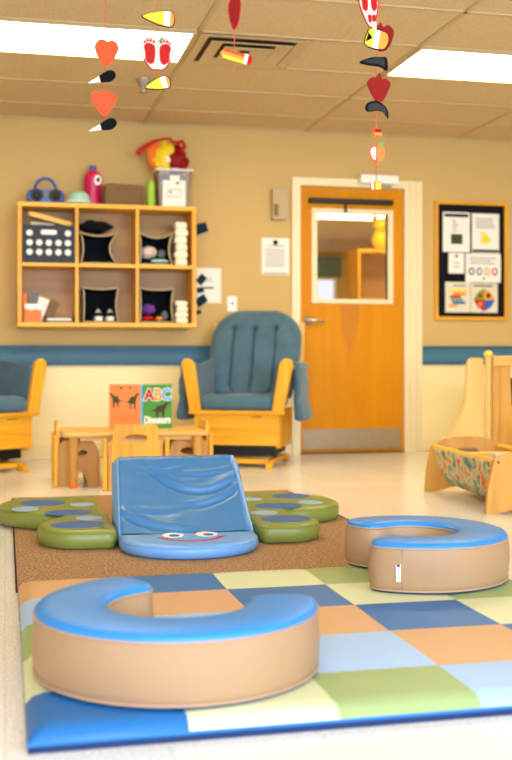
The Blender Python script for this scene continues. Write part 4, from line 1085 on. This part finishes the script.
f = MB(); f.box((-.15, -.13, .18), (.15, .14, .20), 'beigep'); f.build('seat', t, bev=.005)
for sx in (-1, 1):
    for sy in (-1, 1): f = MB(); f.lathe([(.014, 0), (.016, .18)], (sx*.125, sy*.11, 0), 'steel', 10); f.build('leg', t)

# ================================================================== ADJOINING ROOM OBJECTS
t = thing('tall_bookcase', 'wooden bookcase seen through the door glass at the right', 'bookcase', (3.24, 9.7, 0))
f = MB(); f.box((0, 0, 0), (.03, .3, 1.75), 'honey'); f.box((.77, 0, 0), (.8, .3, 1.75), 'honey'); f.build('side_board', t)
f = MB(); f.box((.03, .285, 0), (.77, .3, 1.75), 'shelfin'); f.build('back_panel', t)
for z in (0, .4, .8, 1.25, 1.72): f = MB(); f.box((.03, 0, z), (.77, .285, z+.03), 'shelf'); f.build('shelf_board', t)
t = thing('plush_toy', 'yellow soft toy on top of the bookcase behind the door glass', 'soft toy', (3.52, 9.85, 1.751))
f = MB(); f.ball((0, 0, .10), (.09, .08, .10), 'yellow', 16, 10); f.ball((0, -.01, .24), (.075, .07, .075), 'yellow', 16, 10); f.build('body', t)
for s in (-1, 1): f = MB(); f.ball((s*.06, 0, .31), (.028, .02, .035), 'amber', 10, 8); f.build('ear', t)
t = thing('window_valance', 'blue valance over a bright window, seen through the door glass', 'valance', (3.9, AY1, 0))
f = MB(); f.box((-.1, -.12, 1.92), (.95, -.002, 2.20), 'rail'); f.build('cloth', t)
f = MB(); f.box((-.1, -.124, 1.905), (.95, -.122, 1.935), 'rail_d'); f.build('hem', t)
w = bpy.data.objects.new('window_3', None); COL.objects.link(w); w['kind'] = 'structure'; w.location = (3.8, AY1, 1.2)
f = MB()
for a, c in (((0, 0), (.04, .7)), ((.96, 0), (1, .7)), ((.04, 0), (.96, .04)), ((.04, .66), (.96, .7))): f.box((a[0], -.03, a[1]), (c[0], -.001, c[1]), 'wing')
f.build('window_frame', w)
M['sky'] = emit('window_daylight', (236, 242, 255), 1.2)
f = MB(); f.box((.04, -.01, .04), (.96, -.002, .66), 'sky'); f.build('pane', w)

# ================================================================== HANGING MOBILES
def footprint(s=1):
    return smooth_loop([(-.010*s, -.022), (.0, -.03), (.011*s, -.02), (.012*s, 0), (.015*s, .014), (.008*s, .024), (-.006*s, .022), (-.012*s, .01)], 3)
def cut(name, parent, layers, x, y, z, rz=0, tilt=0):
    """layers: list of (splines, material) stacked towards the viewer"""
    f = MB(); m_ = Matrix.Translation((x, y, z)) @ Matrix.Rotation(R(rz), 4, 'Z') @ Matrix.Rotation(R(tilt), 4, 'Y') @ Matrix.Rotation(PI/2, 4, 'X')
    for k, (sp, mt) in enumerate(layers):
        me = curve_mesh(sp, .003 if k == 0 else .0012)
        f.mesh(me, mt, m_ @ Matrix.Translation((0, 0, 0 if k == 0 else .0012+.0012*k)))
        if k: f.mesh(me, mt, m_ @ Matrix.Translation((0, 0, -.0012-.0012*k)))
    return f.build(name, parent)
HEART = smooth_loop([(0, -.06), (.022, -.04), (.044, -.004), (.05, .026), (.038, .048), (.018, .054), (.004, .046), (-.012, .055), (-.034, .05), (-.05, .028), (-.045, -.004), (-.022, -.042)], 4)
SBERRY = smooth_loop([(0, -.062), (.02, -.045), (.048, -.004), (.054, .024), (.03, .036), (.018, .046), (.006, .036), (-.006, .048), (-.018, .036), (-.034, .042), (-.054, .022), (-.047, -.004), (-.02, -.045)], 4)
APPLE = smooth_loop([(0, -.06), (.022, -.058), (.05, -.02), (.054, .018), (.036, .046), (.012, .046), (.0, .038), (-.012, .046), (-.036, .046), (-.054, .018), (-.05, -.02), (-.022, -.058)], 4)
SEED = smooth_loop([(-.07, -.02), (-.03, -.02), (.02, -.022), (.046, -.006), (.048, .014), (.03, .026), (0, .018), (-.03, .0)], 4)
CORN = smooth_loop([(-.07, .0), (-.02, -.024), (.03, -.034), (.056, -.03), (.066, .0), (.056, .03), (.03, .034), (-.02, .024)], 4)
def corn(parent, x, y, z, tilt, sc=1):
    C = [(a*sc, b_*sc) for a, b_ in CORN]
    return cut('candy_corn', parent, [([C], 'inkd'), ([[p for p in inset(C, .004)]], 'amber'),
        ([[p for p in inset(C, .004) if p[0] < .047*sc]], 'white'), ([[p for p in inset(C, .004) if p[0] < .028*sc]], 'yellow')], x, y, z, 0, tilt)
def fruit(parent, x, y, z, sc=1, tilt=0, name='apple_cutout'):
    A = [(a*sc, b_*sc) for a, b_ in APPLE]
    feet = [[(s*.024*sc+a*sc*1.25, (b_*1.3)*sc-.004) for a, b_ in footprint(s)] for s in (-1, 1)]
    feet = [[((a-(s*.024*sc))*1.12+s*.024*sc, b_*.98) for a, b_ in q] for s, q in zip((-1, 1), feet)]
    toes = [oval(s*(.012+.010*k)*sc, (.033+.004*math.sin(k*1.2))*sc, .0042*sc, .005*sc, 10) for s in (-1, 1) for k in range(4)]
    leaf = smooth_loop([(0, .036*sc), (.012*sc, .05*sc), (.024*sc, .052*sc), (.014*sc, .038*sc)], 3)
    return cut(name, parent, [([A], 'red'), ([inset(A, .0055)], 'white'), ([inset(A, .0105)], 'rose'), (feet+toes, 'red'), ([leaf], 'ogreen')], x, y, z, 0, tilt)
def strand(label, x, y, zend, path):
    t = thing('hanging_mobile', label, 'mobile', (x, y, CH), 0, 'strings of paper cutouts hanging from the ceiling')
    f = MB(); f.tube([(p[0]-x, p[1]-y+.0035, p[2]-CH) for p in path], .0016, 'string', 6); f.build('string', t)
    return t
Z = lambda z: z-CH
t = strand('leftmost hanging string of coral hearts and dark seeds', .406, 4.526, 1.69, [(.41, 4.526, CH), (.408, 4.526, 2.01), (.403, 4.526, 1.8), (.406, 4.526, 1.69)])
cut('heart_cutout', t, [([HEART], 'coral'), ([inset(HEART, .012)], 'coral')], .006, -.005, Z(2.008)); cut('seed_cutout', t, [([SEED], 'inkd'), ([[p for p in SEED if p[0] < -.015]], 'white')], -.004, -.005, Z(1.905), 0, -8)
cut('strawberry_cutout', t, [([SBERRY], 'coral'), ([inset(SBERRY, .014)], 'coral')], -.005, -.005, Z(1.803)); cut('seed_cutout', t, [([SEED], 'inkd'), ([[p for p in SEED if p[0] < -.015]], 'white')], 0, -.005, Z(1.706), 0, -8)
t = strand('hanging string with a footprint apple between two candy corns, second from left', .633, 4.576, 1.9, [(.633, 4.576, CH), (.633, 4.576, 1.9)])
corn(t, .005, -.006, Z(2.182), 2, 1.06); fruit(t, -.002, -.006, Z(2.036), 1.28); corn(t, 0, -.006, Z(1.9), -18, .86)
t = strand('short hanging string with a red cutout and an orange pencil near the vent', .952, 4.50, 1.95, [(.952, 4.50, CH), (.952, 4.50, 2.0), (.948, 4.5, 1.97), (.95, 4.50, 1.95)])
LONG = smooth_loop([(0, -.075), (.018, -.045), (.026, 0), (.028, .05), (.01, .07), (-.012, .065), (-.026, .03), (-.026, -.01), (-.016, -.05)], 4)
cut('long_berry_cutout', t, [([LONG], 'red'), ([inset(LONG, .006)], 'darkred')], -.002, -.005, Z(2.205))
PEN = [(-.072, 0), (-.055, -.02), (.045, -.021), (.062, -.019), (.068, 0), (.062, .019), (.045, .021), (-.055, .02)]
cut('pencil_cutout', t, [([PEN], 'amber'), ([[(-.055, -.02), (.034, -.021), (.034, -.008), (-.06, -.006)]], 'yellow'), ([[(-.058, .008), (.034, .008), (.034, .02), (-.055, .02)]], 'coral'), ([[(.034, -.021), (.05, -.021), (.05, .021), (.034, .021)]], 'white'), ([[(.05, -.02), (.066, -.018), (.07, 0), (.066, .018), (.05, .02)]], 'red')], .006, -.006, Z(2.017), 0, 12)
t = strand('longest hanging string of red fruits, black crescents and a peach before the door', 1.474, 4.174, 1.395, [(1.49, 4.174, CH), (1.488, 4.174, 2.05), (1.472, 4.174, 1.93), (1.48, 4.174, 1.83), (1.474, 4.174, 1.66), (1.474, 4.174, 1.42), (1.478, 4.174, 1.395)])
STEAK = smooth_loop([(.012, -.078), (.03, -.03), (.04, .02), (.036, .062), (.006, .075), (-.03, .06), (-.046, .03), (-.034, -.02), (-.012, -.07)], 4)
ft = [[(s*.017+a*1.05+.002*s, b_*1.1+.022) for a, b_ in footprint(s)] for s in (-1, 1)]+[[(s*.008+a*.6+.006, b_*.6-.04) for a, b_ in footprint(s)] for s in (-1, 1)]
cut('footprint_cutout', t, [([STEAK], 'red'), ([inset(STEAK, .005)], 'rose'), (ft, 'red')], -.034, -.012, Z(2.153), 0, -4)
DR = smooth_loop([(-.02, -.06), (.02, -.055), (.05, -.01), (.056, .02), (.036, .042), (.014, .036), (.004, .056), (-.012, .044), (-.026, .04), (-.05, .018), (-.044, -.02)], 4)
cut('dark_apple_cutout', t, [([DR], 'darkred'), ([inset(DR, .01)], 'darkred')], .022, .004, Z(2.05), 0, -8)
SHORT = [(-.056, -.028), (-.02, -.042), (.03, -.036), (.046, -.01), (.046, .02), (.028, .04), (-.02, .04), (-.046, .034)]
f_ = smooth_loop(SHORT, 2)
cut('candy_corn', t, [([f_], 'inkd'), ([inset(f_, .004)], 'amber'), ([[p for p in inset(f_, .004) if p[0] < .016]], 'white'), ([[p for p in inset(f_, .004) if p[0] < .002]], 'yellow'), ([[(-.05, -.022), (-.024, 0), (-.045, .02)]], 'inkd')], .0, -.014, Z(2.028), 0, 10)
f = MB(); f.box((-.008, -.018, Z(2.062)), (.008, -.015, Z(2.10)), 'rose', Matrix.Translation((-.014, 0, 0))); f.build('paper_link', t)
CRES = smooth_loop([(-.068, -.006), (-.03, -.016), (.02, -.02), (.052, -.034), (.05, .018), (.02, .02), (-.02, .016)], 4)
cut('black_crescent_cutout', t, [([CRES], 'inkd'), ([[(a*.75, b_*.6+.002) for a, b_ in CRES]], 'black')], -.008, -.006, Z(1.94))
TOMA = smooth_loop([(0, -.062), (.022, -.05), (.046, -.002), (.05, .02), (.03, .036), (.014, .036), (.002, .058), (-.012, .04), (-.03, .038), (-.05, .02), (-.046, -.004), (-.02, -.05)], 4)
cut('strawberry_cutout', t, [([TOMA], 'darkred'), ([inset(TOMA, .008)], 'darkred')], .008, -.006, Z(1.838))
CR2 = smooth_loop([(-.05, -.012), (-.03, -.016), (.0, -.01), (.03, -.018), (.044, -.042), (.046, -.012), (.03, .012), (0, .028), (-.03, .026), (-.05, .01)], 4)
cut('black_crescent_cutout', t, [([CR2], 'inkd'), ([[(a*.8, b_*.7) for a, b_ in CR2]], 'black')], .002, -.006, Z(1.752))
SQ = [(-.022, -.016), (.02, -.014), (.022, .014), (-.02, .016)]
cut('crayon_cutout', t, [([SQ], 'coral'), ([[(-.012, -.012), (.02, -.013), (.02, -.002), (-.012, -.002)]], 'amber'), ([[(-.01, 0), (.018, 0), (.018, .012), (-.01, .012)]], 'darkred')], 0, -.006, Z(1.654))
PEACH = smooth_loop([(0, -.038), (.02, -.032), (.034, -.004), (.03, .02), (.014, .03), (0, .026), (-.014, .03), (-.03, .02), (-.034, -.004), (-.02, -.032)], 4)
cut('peach_cutout', t, [([PEACH], 'coral'), ([[p for p in PEACH if p[0] > -.002]], 'orange'), ([[(a*.8-.002, b_*.8) for a, b_ in PEACH if a < -.002]], 'rose'), ([smooth_loop([(.002, .028), (.012, .042), (.028, .042), (.018, .03)], 3)], 'ogreen')], 0, -.006, Z(1.57))
cut('pencil_cutout', t, [([[(-.022, -.018), (.018, -.016), (.022, .0), (.018, .016), (-.024, .018)]], 'orange'), ([[(-.004, -.015), (.016, -.014), (.018, .012), (-.004, .013)]], 'yellow'), ([[(-.022, -.017), (-.014, -.017), (-.016, .017), (-.023, .017)]], 'white')], -.002, -.006, Z(1.437))

# ================================================================== LIGHT
wd = bpy.data.worlds.new('World'); S.world = wd; wd.use_nodes = True
bg = wd.node_tree.nodes['Background']; bg.inputs['Color'].default_value = (.55, .72, 1, 1); bg.inputs['Strength'].default_value = 2.4
def area(name, loc, rot, sx, sy, power, col):
    l = bpy.data.lights.new(name, 'AREA'); l.shape = 'RECTANGLE'; l.size = sx; l.size_y = sy; l.energy = power; l.color = col
    o = bpy.data.objects.new(name, l); COL.objects.link(o); o.location = loc; o.rotation_euler = rot; return o
for i, (x0, x1) in enumerate(WIN):
    area('daylight', ((x0+x1)/2, YN-.16, (WZ[0]+WZ[1])/2), (R(90), 0, 0), x1-x0-.1, WZ[1]-WZ[0]-.1, 310, (.56, .71, 1))

# ================================================================== CAMERA
cam = bpy.data.cameras.new('Camera'); co = bpy.data.objects.new('Camera', cam); COL.objects.link(co)
co.location = (0, 0, .748); co.rotation_euler = (R(90), 0, -math.atan(251/1080))
cam.sensor_fit = 'VERTICAL'; cam.sensor_height = 36; cam.lens = 36*1080/760; cam.shift_y = -25/760
cam.dof.use_dof = True; cam.dof.focus_distance = 3.7; cam.dof.aperture_fstop = 2.6
cam.clip_start = .05; cam.clip_end = 60
S.camera = co
S.view_settings.view_transform = 'Standard'; S.view_settings.look = 'None'
S.view_settings.gamma = 1; S.view_settings.exposure = .1
S.cycles.use_denoising = True
S.cycles.max_bounces = 10; S.cycles.diffuse_bounces = 6; S.cycles.glossy_bounces = 4; S.cycles.transparent_max_bounces = 12
